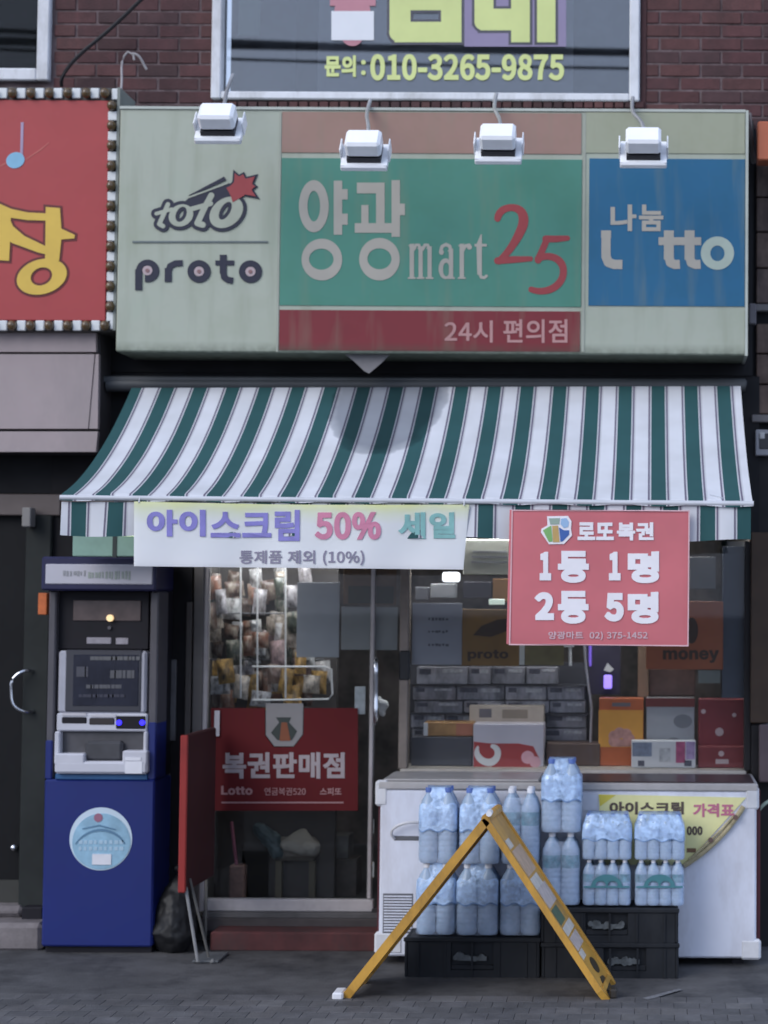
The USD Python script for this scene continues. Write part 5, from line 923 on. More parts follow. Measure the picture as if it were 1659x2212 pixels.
for pp_ in (ell(.735, .20, .035, .06), Polygon([(.78, .15), (.80, .12), (.855, .16), (.86, .24), (.83, .26), (.79, .22)])): part(rf, 'grip_hole', on_leaf(affinity.scale(pp_, 1, 1) if sr > 0 else affinity.translate(affinity.scale(pp_, 1, -1, origin=(0, 0)), 0, yn - yf), M4r, aR, sr, 0.0012), look('grip_dark', (0.045, 0.03, 0.012), 0.7))
part(yb_, 'hinge', turn(tube([[top[0] - .002, -yn + .002, top[1] - .006], [top[0] - .002, -yf, top[1] - .006]], 0.018, 10)), M_ye, smooth=50)
part(yb_, 'hinge_pin', tube([[top[0] + .012, -yn - .012, top[1] + .016], [top[0] + .012, -yn + .05, top[1] + .016]], 0.012, 8), look('pin_white', (0.7, 0.7, 0.72), 0.4), smooth=50)
part(yb_, 'foot_cap', bx(fl[0] - .03, fl[0] + .012, yn - .09, yn + .012, 0.001, 0.03, .006), look('pin_white', (0.7, 0.7, 0.72)))
part(yb_, 'foot_cap', bx(fr[0] + .0, fr[0] + .03, yn - .1, yn - .03, 0.004, 0.04, .006), look('foot_dark', (0.03, 0.025, 0.02), 0.5))
# ---------------------------------------------------------------- goods seen through the shop's glass
def boxthing(name, label, cat, q, d, t, mat, group=None, b=0.003): return single(name, label, cat, pb(*q, d, t, b), mat, group=group)
_look = look
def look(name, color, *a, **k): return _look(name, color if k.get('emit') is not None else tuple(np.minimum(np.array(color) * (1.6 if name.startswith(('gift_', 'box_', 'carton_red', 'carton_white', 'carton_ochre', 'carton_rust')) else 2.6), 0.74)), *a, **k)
# papers on the inside of the door glass
M_pg = look('grey_sheet', (0.15, 0.155, 0.165), 0.6, 0.06, 6)
boxthing('paper_sheet', 'grey paper sheet taped inside the door glass, above the red sticker', 'paper', (641, 1258, 733, 1420), -0.014, 0.003, M_pg)
boxthing('paper_sheet', 'wide grey paper sheet taped inside the door glass beside the beige mullion', 'paper', (737, 1311, 859, 1404), -0.018, 0.003, look('grey_sheet_dark', (0.115, 0.118, 0.118), 0.6, 0.06, 6))
nb_ = boxthing('notice_board', 'dark brown and olive notice inside the door glass above the wide grey sheet', 'notice', (742, 1200, 856, 1306), -0.02, 0.004, look('brown_notice', (0.06, 0.035, 0.02), 0.6, 0.3, 10))
part(nb_, 'notice_panel', pb(752, 1266, 850, 1304, -0.017, 0.004), look('dark_olive', (0.018, 0.018, 0.012), 0.6))
boxthing('opening_plate', 'small grey plate on the door glass to the right above the red sticker', 'plate', (766, 1483, 789, 1543), -0.008, 0.003, look('grey_plate', (0.20, 0.21, 0.215), 0.5, 0.2, 30))
# snack packets on hooks behind the door
rg = random.Random(5)
COL = {'brown': (0.075, 0.048, 0.038), 'cream': (0.27, 0.235, 0.195), 'grey': (0.26, 0.25, 0.26), 'gold': (0.27, 0.165, 0.05), 'silver': (0.33, 0.33, 0.33), 'green': (0.028, 0.034, 0.026), 'pink': (0.20, 0.145, 0.145), 'mint': (0.30, 0.33, 0.32), 'rust': (0.11, 0.05, 0.032)}
ORDER = [('brown', 445, 1262), ('brown', 495, 1255), ('silver', 545, 1250), ('cream', 600, 1252), ('grey', 650, 1235), ('grey', 470, 1300), ('brown', 515, 1310), ('grey', 553, 1300), ('green', 600, 1310), ('green', 625, 1345), ('cream', 455, 1360), ('brown', 490, 1365), ('silver', 512, 1360), ('mint', 545, 1355), ('cream', 618, 1370), ('rust', 637, 1375), ('brown', 455, 1400), ('green', 500, 1410), ('mint', 540, 1415), ('pink', 592, 1412), ('cream', 635, 1410), ('gold', 452, 1445), ('gold', 480, 1450), ('brown', 500, 1420), ('silver', 468, 1480), ('cream', 500, 1485), ('gold', 535, 1478), ('brown', 560, 1460), ('gold', 610, 1470), ('rust', 580, 1490), ('pink', 645, 1440), ('gold', 640, 1487), ('cream', 665, 1478), ('brown', 450, 1510), ('gold', 548, 1512), ('grey', 520, 1450), ('brown', 440, 1330), ('pink', 575, 1380), ('cream', 590, 1345), ('grey', 480, 1510), ('gold', 622, 1505), ('mint', 660, 1425), ('rust', 530, 1395), ('brown', 605, 1440)]
def pillow(w, h, t, seed):
    m = trimesh.creation.box([w, t, h]); m = m.subdivide().subdivide().subdivide(); v = m.vertices.copy()
    x, z = v[:, 0] / (w / 2), v[:, 2] / (h / 2)
    puff = np.clip((1 - np.abs(x) ** 3) * (1 - np.abs(z) ** 2.5), 0.06, 1) * (0.8 + 0.5 * meshkit.noise(np.stack([v[:, 0] * 60, v[:, 2] * 60, np.full(len(v), seed * 3.3)], 1)))
    v[:, 1] *= puff; v[:, 0] *= 1 - 0.05 * (1 - np.abs(z)) ; m.vertices = v; return m
more = random.Random(11)
for _ in range(46):
    px = more.uniform(436, 690); py = more.uniform(1245, 1515)
    if px > 625 and py < 1415: continue
    ORDER.append((more.choice(['gold', 'cream', 'brown', 'silver', 'rust'] if py > 1425 else ['brown', 'green', 'silver', 'cream', 'rust', 'grey', 'mint']), px, py))
for i, (c, px, py) in enumerate(ORDER):
    d = -0.22 - 0.22 * rg.random()
    w, h = rg.uniform(0.055, 0.10), rg.uniform(0.07, 0.125)
    m = pillow(w, h, 0.035, i); m.apply_transform(trimesh.transformations.rotation_matrix(rg.uniform(-.18, .18), [0, 1, 0])); m.apply_transform(trimesh.transformations.rotation_matrix(rg.uniform(-.4, .4), [0, 0, 1]))
    m.apply_translation(P(px + 8, py, d))
    cc = np.array(COL[c])
    mt = look('packet_' + c, tuple(cc * 0.8), 0.3, 0.55, 34, spec=0.6, rnd=0.25, dirt=(0.42, 0.37, 0.30) if cc.mean() < .12 else (0.07, 0.05, 0.04), dirt_amount=1.0, dirt_scale=38)
    single('snack_packet', c + ' snack packet, ' + ('top' if py < 1330 else 'second' if py < 1400 else 'third' if py < 1455 else 'bottom') + ' row ' + ('left' if px < 500 else 'middle' if px < 580 else 'right') + ' of the rack behind door glass', 'snack packet', m, mt, smooth=60, group=c + ' snack packets on the rack behind the door')
rk = thing('display_rack', 'pale wire display rack with rounded corners behind the door glass', 'rack', (PX(620, 1500, -.18), 0.18, 0.11))
rp = lambda x, y, d=-0.18: P(x, y, d)
M_wire = look('pale_wire', (0.40, 0.39, 0.40), 0.4)
part(rk, 'rim', tube([rp(545, 1440), rp(700, 1440), rp(716, 1446), rp(718, 1500), rp(710, 1510), rp(600, 1512), rp(545, 1512)], 0.005, 6), M_wire)
for x in (520, 556, 617): part(rk, 'post', tube([rp(x, 1120, -.2), rp(x, 1508, -.2)], 0.0045, 6), M_wire)
for y in (1325, 1425): part(rk, 'hook_bar', tube([rp(440, y, -.3), rp(700, y, -.3)], 0.004, 6), look('dark_wire', (0.05, 0.05, 0.055), 0.4))
part(rk, 'back_board', bx(PX(436, 1400, -.52), PX(730, 1400, -.52), -0.55, -0.5, 0.12, 2.2), look('rack_board', (0.03, 0.027, 0.026), 0.8))
# below the sticker: stool, dark box, broom, and stand-ins for reflections
stl = thing('stool', 'low stool with a pale cushion inside the door, below the red sticker', 'stool', (PX(640, 1900, -.5), 0.5, 0.11))
zs = PZ(640, 1830, -.5)
part(stl, 'seat', bx(PX(598, 1830, -.5), PX(690, 1830, -.5), -.72, -.44, zs - .06, zs + .05, .025), look('pale_cushion', (0.09, 0.08, 0.068), 0.7, 0.3, 14))
for x in (606, 678):
    for d in (-.47, -.69): part(stl, 'leg', bx(PX(x, 1850, -.5) - .015, PX(x, 1850, -.5) + .015, d - .015, d + .015, .11, zs - .06), look('stool_wood', (0.05, 0.043, 0.03), 0.6))
single('cushion', 'crumpled pale cloth lying on the stool inside the door', 'cloth', blob([[PX(618, 1832, -.42), .42, zs + .02], [PX(676, 1836, -.42), .42, zs + .0], [PX(650, 1800, -.46), .5, zs + .06]], [.03, .035, .03], .01, 6, .012, 26), look('pale_cloth', (0.14, 0.132, 0.115), 0.8), smooth=40)
single('dark_carton', 'dark blue carton on the floor inside the door beside the stool', 'box', bx(PX(530, 1900, -.6), PX(592, 1900, -.6), -.8, -.5, .112, PZ(560, 1835, -.5), .006), look('dark_blue_carton', (0.02, 0.024, 0.035), 0.6))
br = thing('broom', 'pink broom leaning inside the door at the left below the red sticker', 'broom', (PX(512, 1900, -.25), .25, .11))
part(br, 'stick', tube([P(500, 1775, -.3), P(511, 1870, -.25)], .008, 8), look('pink_stick', (0.08, 0.025, 0.038), 0.5)); part(br, 'brush', bx(PX(496, 1900, -.25), PX(530, 1900, -.25), -.29, -.23, .115, PZ(512, 1868, -.25), .008), look('brush_pink', (0.06, 0.035, 0.03), 0.8, 0.3, 30))
bt_ = thing('spray_bottle', 'greyish blue spray bottle standing on the dark carton inside the door', 'bottle', (PX(575, 1830, -.55), .6, PZ(560, 1835, -.5)))
part(bt_, 'bottle', (lambda m: (m.apply_translation([PX(575, 1830, -.55), .6, PZ(560, 1835, -.5) + .001]), m)[1])(lathe([(0, 0), (.04, 0), (.042, .02), (.04, .1), (.015, .13), (.013, .15), (0, .15)], 14)), look('spray_blue', (0.14, 0.2, 0.21), 0.3), smooth=40)
part(bt_, 'trigger', bx(PX(575, 1830, -.55) - .045, PX(575, 1830, -.55) + .02, -.615, -.585, PZ(560, 1835, -.5) + .152, PZ(560, 1835, -.5) + .185, .006), look('spray_white', (0.55, 0.55, 0.55)))
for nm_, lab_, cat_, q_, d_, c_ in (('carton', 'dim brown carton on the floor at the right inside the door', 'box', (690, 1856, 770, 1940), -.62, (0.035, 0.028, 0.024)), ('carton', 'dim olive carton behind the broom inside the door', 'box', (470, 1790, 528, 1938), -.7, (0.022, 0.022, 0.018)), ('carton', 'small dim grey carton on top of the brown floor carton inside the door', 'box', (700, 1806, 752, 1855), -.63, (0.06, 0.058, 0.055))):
    boxthing(nm_, lab_, cat_, q_, d_, .16, look('dim_' + lab_.split()[1] + '_' + lab_.split()[2], c_, 0.5, 0.35, 16))  # added cartons standing in for busy reflections in the door glass
single('plastic_bag', 'greyish blue plastic bag beside the stool inside the door, added for the glass reflections', 'bag', blob([P(560, 1790, -.45), P(590, 1815, -.45), P(600, 1840, -.45)], [.03, .04, .035], .01, 12, .014, 30), look('bag_slate_blue', (0.028, 0.042, 0.046), 0.4, 0.4, 30), smooth=40)  # added bag, another stand-in for the door glass reflections
sp = thing('shelf_post', 'post behind the narrow pane beside the door with reflections painted on it as pale bits', 'shelf', (PX(805, 1900, -.2), .2, .11))
part(sp, 'post', bx(PX(793, 1800, -.2), PX(806, 1800, -.2), -.22, -.2, .11, 1.9), look('post_dark', (0.06, 0.055, 0.055), 0.6)); 
for y0, y1 in ((1770, 1800), (1862, 1895)): part(sp, 'label', pb(797, y0, 808, y1, -.195, .004, .001), look('pale_reflection', (0.36, 0.35, 0.33), 0.6, 0.4, 40))  # pale bits painted in place of reflections on the glass
single('crumpled_bag', 'small crumpled white bag behind the chrome door handle', 'bag', blob([P(818, 1512, -.12), P(832, 1522, -.12), P(826, 1540, -.13)], [.018, .016, .014], .006, 9, .01, 50), look('crumpled_white', (0.52, 0.49, 0.47), 0.6), smooth=40)

# display window: shelf of goods on the sill
zsh = zsill + 0.0015
def good(name, label, cat, x0, y0, x1, y1, d, t, mat, sit=False, b=0.003, group=None):
    X0, X1, Z0, Z1 = R(x0, y0, x1, y1, d)
    if sit: Z0 = zsh
    return single(name, label, cat, bx(X0, X1, d - t, d, Z0, Z1, b), mat, group=group)
M_cig = look('grey_carton', (0.125, 0.125, 0.14), 0.5, 0.25, 16, rnd=0.25, dirt=(0.04, 0.04, 0.05), dirt_amount=0.7, dirt_scale=14)
# a rack of cartons lying in rows
for k, (y0, y1, spans) in enumerate(((1441, 1478, ((900, 1010), (1012, 1060), (1062, 1135), (1137, 1205))), (1482, 1512, ((892, 985), (987, 1090), (1092, 1180), (1182, 1262))), (1514, 1540, ((895, 1000), (1002, 1090), (1092, 1186), (1188, 1264))), (1543, 1572, ((888, 960), (962, 1040), (1180, 1266))), (1574, 1600, ((890, 960), (1170, 1266))))):
    for j, (x0, x1) in enumerate(spans):
        cg = good('tobacco_carton', ('first', 'second', 'third', 'fourth')[j] + ' grey carton from the left in the ' + ('top', 'second', 'third', 'fourth', 'bottom')[k] + ' row on the window shelf', 'carton', x0, y0, x1, y1, -0.30 - 0.012 * ((k + j) % 3), 0.09, M_cig, group='grey cartons stacked behind the display window')
        pd = -0.2985 - 0.012 * ((k + j) % 3)
        part(cg, 'print', pb(x0 + 6, y0 + 4, x0 + 6 + rg.uniform(.2, .4) * (x1 - x0), y0 + rg.uniform(12, 16), pd, .004, .001), look('carton_print_dark', (0.035, 0.035, 0.045), 0.5, 0.4, 60)); part(cg, 'print', pb(x0 + .5 * (x1 - x0), y0 + 5, x0 + .9 * (x1 - x0), y0 + rg.uniform(10, 14), pd, .004, .001), look('carton_print_pale', (0.19, 0.19, 0.2), 0.5, 0.4, 60))
ck = thing('carton_shelf', 'dark shelf holding the rows of grey cartons behind the display window', 'shelf', (PX(1080, 1500, -.4), .4, zsill))
part(ck, 'back', bx(PX(886, 1500, -.44), PX(1272, 1500, -.44), -.47, -.44, zsh, PZ(1000, 1430, -.44)), look('shelf_black', (0.02, 0.02, 0.024), 0.6))
for y in (1480, 1541.5, 1601): part(ck, 'board', bx(PX(886, 1500, -.3), PX(1270, 1500, -.3), -.44, -.27, PZ(1080, y, -.3) - .004, PZ(1080, y, -.3)), look('shelf_black', (0.02, 0.02, 0.024)))
cr = good('beige_carton', 'beige carton among the grey cartons, above the white and red box', 'carton', 1014, 1524, 1175, 1562, -0.24, 0.1, look('beige_carton', (0.20, 0.17, 0.14), 0.5, 0.15, 10))
part(cr, 'print', pb(1035, 1531, 1062, 1550, -.238, .004), look('dark_print', (0.06, 0.055, 0.06))); part(cr, 'print', pb(1085, 1533, 1140, 1552, -.238, .004), look('brown_print', (0.11, 0.09, 0.07)))
wr = good('gift_carton', 'white and red carton with a pale spiral mark on the window sill', 'carton', 1022, 1564, 1174, 1660, -0.09, 0.16, look('carton_white', (0.36, 0.34, 0.38), 0.4, 0.06), True)
part(wr, 'red_print', pslab(Polygon([(1023, 1602), (1060, 1606), (1120, 1606), (1152, 1612), (1166, 1640), (1160, 1661), (1023, 1661)]), -.0885, .004), look('carton_red', (0.25, 0.035, 0.035), 0.4))
part(wr, 'spiral', pslab(brush([(1032, 1614), (1032, 1632), (1044, 1644), (1062, 1646), (1074, 1634), (1074, 1620), (1064, 1612)], [5, 13, 15, 16, 14, 13, 9]), -.087, .003), look('carton_pale', (0.42, 0.39, 0.40), 0.4))
part(wr, 'rose_print', pslab(Point(1140, 1636).buffer(14).union(Point(1156, 1646).buffer(12)), -.087, .003), look('carton_rose', (0.30, 0.16, 0.18), 0.4))
ob = good('ochre_carton', 'ochre and rust carton on the dark board left in the display window', 'carton', 916, 1560, 1022, 1590, -0.13, 0.12, look('carton_ochre', (0.24, 0.13, 0.05), 0.4, 0.3, 10))
part(ob, 'end_flap', pb(915, 1561, 924, 1589, -.1275, .01), look('carton_flap', (0.36, 0.33, 0.33))); part(ob, 'rust_print', pb(985, 1563, 1021, 1589, -.1275, .004), look('carton_rust', (0.26, 0.10, 0.06)))
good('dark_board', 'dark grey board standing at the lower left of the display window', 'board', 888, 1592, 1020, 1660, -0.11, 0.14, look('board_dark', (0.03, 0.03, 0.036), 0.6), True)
good('brown_carton', 'dark brown carton on the window sill behind the topmost water pack', 'carton', 1180, 1606, 1296, 1660, -0.15, 0.16, look('carton_brown', (0.045, 0.03, 0.025), 0.6, 0.2), True)
gp = good('paper_poster', 'grey notice with three dark lines at the left of the display window', 'notice', 890, 1303, 998, 1436, -0.012, 0.003, look('poster_grey', (0.135, 0.138, 0.155), 0.6, 0.1, 5))
for y in (1335, 1362, 1391): part(gp, 'text_line', [pb(x, y + rg.uniform(-1, 1), x + rg.uniform(4, 7), y + rg.uniform(4, 6), -.010, .003) for x in np.arange(925, 965, 7.5)], look('poster_dark_ink', (0.05, 0.05, 0.06)))
pp_ = good('lottery_poster', 'brownish ochre poster with dark lettering beside the grey notice in the window', 'poster', 996, 1316, 1122, 1438, -0.016, 0.003, look('poster_ochre', (0.105, 0.058, 0.017), 0.5, 0.15, 6))
part(pp_, 'comet_mark', pslab(Polygon([(1022, 1372), (1040, 1352), (1075, 1338), (1098, 1336), (1098, 1362), (1060, 1376)]), -.0145, .003), look('poster_umber', (0.03, 0.018, 0.012), 0.5))
put_text(pp_, 'lettering', 'proto', (1010, 1404, 1098, 1428), -.016, look('poster_umber', (0.03, 0.018, 0.012)), 4, True)
good('olive_poster', 'small olive poster under the red banner beside the ochre poster', 'poster', 1134, 1392, 1218, 1437, -0.02, 0.003, look('poster_olive', (0.085, 0.07, 0.032), 0.5, 0.2, 10))
part(pp_, 'white_strip', pb(1122, 1390, 1133, 1436, -.012, .003), look('strip_white', (0.32, 0.3, 0.26)))
bb = good('beige_sign', 'beige sign board hanging inside the window behind the two banners', 'sign board', 1000, 1165, 1112, 1241, -0.10, 0.02, look('beige_board', (0.33, 0.29, 0.245), 0.5, 0.12, 5))
part(bb, 'text_line', [pb(1018 + rg.uniform(0, 4), 1190 + k * 11, 1096, 1194 + k * 11, -.098, .004) for k in range(3)], look('board_ink', (0.17, 0.17, 0.18)))
good('white_carton', 'bright white carton under a shelf lamp high at the left of the window', 'carton', 930, 1261, 985, 1291, -0.12, 0.06, look('carton_bright', (0.75, 0.72, 0.76), 0.4))
sl = good('shelf_lamp', 'lit white shelf lamp above the bright carton inside the window', 'lamp', 955, 1236, 992, 1257, -0.13, 0.05, look('lit_white', (0.9, 0.9, 0.95), 0.4, emit=(0.9, 0.95, 1.0), estr=1.1), b=.008)
good('lit_tag', 'small lit greenish tag beside the ochre poster in the window', 'tag', 1056, 1294, 1090, 1306, -0.05, 0.01, look('lit_tag', (0.8, 0.9, 0.8), 0.4, emit=(0.7, 0.85, 0.75), estr=0.45))
good('dark_carton', 'dark carton next to the bright white carton inside the window', 'carton', 1000, 1256, 1062, 1292, -0.14, 0.08, look('carton_dark', (0.035, 0.033, 0.04), 0.6)); good('amber_carton', 'amber carton beside the dark carton, partly behind the red banner', 'carton', 1064, 1250, 1102, 1300, -0.14, 0.08, look('carton_amber', (0.14, 0.075, 0.03), 0.5))
good('small_grey_carton', 'small dim grey carton in the top left corner of the window', 'carton', 897, 1268, 925, 1296, -0.14, 0.06, look('carton_dim', (0.10, 0.10, 0.11), 0.6))
# right part of the window
og = good('gift_bag', 'orange and yellow gift box with a pale rosette on the window sill', 'gift box', 1294, 1508, 1390, 1660, -0.16, 0.09, look('gift_orange', (0.30, 0.075, 0.025), 0.45, 0.15, 8), True)
part(og, 'yellow_face', pb(1293, 1534, 1389, 1614, -.157, .004), look('gift_yellow', (0.42, 0.20, 0.035), 0.45, 0.12)); part(og, 'rosette', pslab(union_all([Point(1342 + 17 * math.cos(a), 1596 + 13 * math.sin(a)).buffer(12) for a in np.arange(0, 6.2, .9)]).intersection(sbox(1290, 1560, 1385, 1613)), -.155, .004), look('gift_rosette', (0.32, 0.17, 0.15), 0.6, 0.3, 30)); part(og, 'handle_slot', pb(1322, 1518, 1362, 1526, -.158, .004), look('dark_print', (0.06, 0.055, 0.06)))
gg_ = good('gift_bag', 'grey gift box with a red lid on the window sill behind the patterned box', 'gift box', 1396, 1508, 1500, 1660, -0.17, 0.09, look('gift_grey', (0.22, 0.225, 0.24), 0.45, 0.1, 6), True)
part(gg_, 'lid_band', pb(1394, 1508, 1501, 1527, -.167, .006), look('gift_dark_red', (0.10, 0.022, 0.02), 0.5)); part(gg_, 'print', pslab(ell(1475, 1558, 20, 15).union(ell(1455, 1602, 14, 9)), -.1675, .004), look('gift_slate', (0.12, 0.125, 0.14)))
rr1 = good('gift_bag', 'tall dark red gift box standing at the right end of the window sill', 'gift box', 1509, 1510, 1612, 1660, -0.14, 0.09, look('gift_red', (0.135, 0.02, 0.024), 0.45, 0.12, 6), True)
for q in ((1546, 1572, 1562, 1590), (1515, 1532, 1524, 1542), (1572, 1540, 1600, 1549)): part(rr1, 'print', pslab(Point((q[0] + q[2]) / 2, (q[1] + q[3]) / 2).buffer((q[3] - q[1]) / 2), -.1385, .004), look('gift_pale', (0.36, 0.28, 0.28)))
rr2 = good('gift_bag', 'low dark red gift box in front of the tall red one', 'gift box', 1508, 1612, 1613, 1660, -0.09, 0.045, look('gift_red_low', (0.15, 0.026, 0.028), 0.45, 0.12, 6), True)
part(rr2, 'print', pslab(Point(1558, 1628).buffer(6).union(sbox(1546, 1640, 1574, 1650)), -.0885, .004), look('gift_pale', (0.36, 0.28, 0.28)))
pt_ = good('patterned_box', 'white box with blue and pink printed panels in front of the grey gift box', 'box', 1364, 1600, 1503, 1660, -0.07, 0.07, look('box_white', (0.42, 0.42, 0.43), 0.45, 0.1, 8), True)
for q, c, nm in (((1366, 1604, 1408, 1634), (0.13, 0.15, 0.2), 'slate'), ((1460, 1602, 1480, 1648), (0.26, 0.06, 0.12), 'magenta'), ((1482, 1602, 1501, 1640), (0.25, 0.18, 0.3), 'lilac'), ((1378, 1643, 1392, 1655), (0.06, 0.06, 0.08), 'dark'), ((1478, 1643, 1494, 1655), (0.06, 0.06, 0.08), 'dark'), ((1424, 1616, 1448, 1646), (0.30, 0.30, 0.31), 'grey')): part(pt_, 'panel', pb(*q, -.0675, .004), look('box_print_' + nm, c, 0.5, 0.3, 40))
good('wooden_box', 'dim brown wooden box on the shelf above the grey gift box', 'box', 1402, 1442, 1502, 1503, -0.30, 0.1, look('box_brown', (0.07, 0.042, 0.036), 0.6, 0.3, 14))
good('wood_upright', 'brown wooden upright between the purple lights and the orange poster', 'post', 1378, 1300, 1401, 1506, -0.26, 0.03, look('upright_brown', (0.10, 0.066, 0.045), 0.6, 0.2))
mp_ = good('orange_poster', 'dim orange poster with a dark oval and lettering at the right of the window', 'poster', 1396, 1299, 1562, 1446, -0.02, 0.004, look('poster_orange', (0.14, 0.042, 0.018), 0.5, 0.12, 5), b=.0015)
part(mp_, 'oval', pslab(ell(1494, 1362, 14, 28), -.0175, .004), look('poster_umber', (0.03, 0.018, 0.012))); put_text(mp_, 'lettering', 'money', (1432, 1404, 1553, 1432), -.02, look('poster_umber', (0.03, 0.018, 0.012)), 4, True)
good('grey_card', 'dim grey card high at the right of the window beside the red banner', 'card', 1490, 1203, 1546, 1272, -0.02, 0.003, look('card_grey', (0.075, 0.072, 0.068), 0.6)); good('grey_card', 'dim greenish card below the orange poster', 'card', 1508, 1448, 1556, 1476, -0.02, 0.003, look('card_green', (0.07, 0.075, 0.068), 0.6))
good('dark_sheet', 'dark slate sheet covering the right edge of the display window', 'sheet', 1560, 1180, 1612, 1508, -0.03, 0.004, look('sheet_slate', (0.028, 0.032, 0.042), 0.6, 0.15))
nl = thing('purple_light', 'small glowing purple light sign deep inside the display window', 'light', tuple(P(1310, 1490, -.6)))
part(nl, 'glow_tube', pb(1304, 1458, 1322, 1488, -.6, .02, .006), look('purple_glow', (0.3, 0.2, 0.9), 0.4, emit=(0.36, 0.25, 1.0), estr=1.0)); part(nl, 'glow_strip', pb(1272, 1380, 1278, 1440, -.62, .015, .004), look('purple_dim', (0.2, 0.12, 0.6), 0.4, emit=(0.2, 0.12, 0.7), estr=0.4)); part(nl, 'holder', pslab(Polygon([(1312, 1432), (1326, 1446), (1318, 1452), (1304, 1448)]), -.6, .01), look('holder_pale', (0.5, 0.42, 0.4)))
part(nl, 'back_plate', pb(1262, 1375, 1340, 1500, -.63, .01), look('plate_night', (0.014, 0.012, 0.022), 0.6))
tb = thing('white_stand', 'thin white stand with a bent neck under the red banner inside the window', 'stand', tuple(P(1230, 1660, -.2)))
part(tb, 'stem', tube([P(1231, 1390, -.2), P(1232, 1438, -.2)], .008, 8), look('stand_white', (0.45, 0.43, 0.5), 0.4)); part(tb, 'stem', tube([P(1262, 1390, -.24), P(1266, 1445, -.24), P(1278, 1530, -.24), P(1274, 1660, -.24)], .006, 8), look('stand_grey', (0.16, 0.155, 0.17), 0.4)); part(tb, 'head', pb(1190, 1391, 1240, 1398, -.19, .02, .003), look('stand_white', (0.45, 0.43, 0.5)))
single('back_shelf', 'dark shelf full of dim goods along the back of the shop', 'shelf', [bx(Xs0 + .05, Xs1 - .05, -2.9, -2.45, .115, 2.3)], look('back_goods', (0.045, 0.038, 0.035), 0.6, 0.8, 5))

# unseen tubes added behind the shop window's head to light the goods
M_tube = look('unseen_fluorescent', (0.9, 0.95, 1.0), 0.4, emit=(0.95, 0.97, 1.0), estr=44.0)
for (x0, x1, d, y, lab) in ((900, 1590, -.10, 1138, 'unseen fluorescent lamp added over the goods in the display window'), (450, 780, -.10, 1138, 'unseen fluorescent lamp added over the snack rack behind the door')):
    fl_ = thing('fluorescent_lamp', lab, 'lamp', tuple(P((x0 + x1) / 2, y, d)), 'unseen lamps added inside the shop')
    part(fl_, 'tube', tube([P(x0, y, d), P(x1, y, d)], .013, 10), M_tube, smooth=50); part(fl_, 'fixture', bx(PX(x0, y, d), PX(x1, y, d), d - .03, d + .03, PZ((x0 + x1) / 2, y, d) + .016, PZ((x0 + x1) / 2, y, d) + .06, .006), look('fixture_white', (0.6, 0.6, 0.6), 0.5))

look = _look
# ---------------------------------------------------------------- left neighbour: red signboard with bulbs, cladding, door
dN = 0.30
nX1 = PX(254, 450, dN); 
rsn = thing('red_signboard', 'red signboard with a yellow letter, a blue note and a border of bulbs', 'signboard', (PX(100, 450, dN), -.2, PZ(100, 716, dN)))
part(rsn, 'cabinet', pb(-170, 188, 253, 715, dN - 0.004, 0.24, 0.006), look('bulb_border_dark', (0.06, 0.055, 0.05), 0.6))
part(rsn, 'face', pb(-150, 216, 232, 692, dN + 0.004, 0.02, 0.003), look('sign_vermilion', (0.37, 0.045, 0.047), 0.42, 0.07, 3))
part(rsn, 'edge_trim', [bx(PX(250, 450, dN), PX(256, 450, dN), 0.07, dN + .01, PZ(250, 714, dN), PZ(250, 190, dN))], look('trim_grey_green', (0.20, 0.22, 0.20), 0.5))
M_bw = look('bulb_white_tile', (0.66, 0.68, 0.68), 0.35, 0.05); M_bb = look('amber_bulb', (0.10, 0.062, 0.026), 0.18, 0.35, 30, spec=0.7)
rb_ = 0.020
def bulb(px, py):
    m = trimesh.creation.icosphere(2, rb_); m.apply_transform(np.diag([1, 1.2, 1.15, 1])); m.apply_translation(P(px, py, dN + .016)); b = part(rsn, 'bulb', m, M_bb, smooth=60)
    m = trimesh.creation.cylinder(.015, .012, sections=12); m.apply_transform(trimesh.transformations.rotation_matrix(math.pi / 2, [1, 0, 0])); m.apply_translation(P(px, py, dN + .0)); part(b, 'socket', m, look('socket_brass', (0.2, 0.15, 0.08), 0.4, metal=.5))
def tile(px, py, w=19, h=22): part(rsn, 'white_tile', pb(px - w / 2, py - h / 2, px + w / 2, py + h / 2, dN + .008, .016, .003), M_bw)
step = 43.4
for k in range(9):
    for y, x0 in ((201, 250.5 - 2), (703, 236)):
        xb_, xw = (226 - k * step / 1.09 * 1.0, 204.5 - k * step / 1.09) if y < 400 else (226 - k * step * .925, 206 - k * step * .925)
        if xb_ > -150: bulb(xb_, y)
        if xw > -150: tile(xw, y)
tile(248, 203, 14, 24); tile(243, 701, 12, 20)
for k in range(11):
    bulb(241 - .33 * k, 228 + k * 43.4)
    tile(243 - .33 * k, 250 + k * 43.4, 20, 20)
z2l = lambda gm: zoomed(gm, 0, 650, 3.16)
jang = union_all([Polygon([(570, 520), (745, 535), (762, 790), (930, 868), (925, 912), (762, 925), (735, 1190), (560, 1190)]), Polygon([(-380, 430), (-100, 470), (0, 482), (140, 545), (350, 590), (575, 600), (575, 690), (340, 684), (140, 655), (-380, 655)]), Polygon([(-260, 480), (140, 560), (132, 700), (124, 960), (112, 1190), (-60, 1180), (-260, 1150)]), Polygon([(110, 640), (160, 760), (300, 880), (570, 1010), (580, 1112), (470, 1085), (150, 968), (100, 940)]),
    ell(520, 1388, 318, 215, -16).difference(ell(515, 1385, 138, 108, -24))])
part(rsn, 'letter_outline', pslab(z2l(jang.buffer(30, join_style='mitre', mitre_limit=2)), dN + .006, .005), look('letter_maroon', (0.12, 0.018, 0.018), 0.5))
part(rsn, 'letter', pslab(z2l(jang), dN + .009, .005), look('letter_golden', (0.66, 0.44, 0.07), 0.45, 0.08))
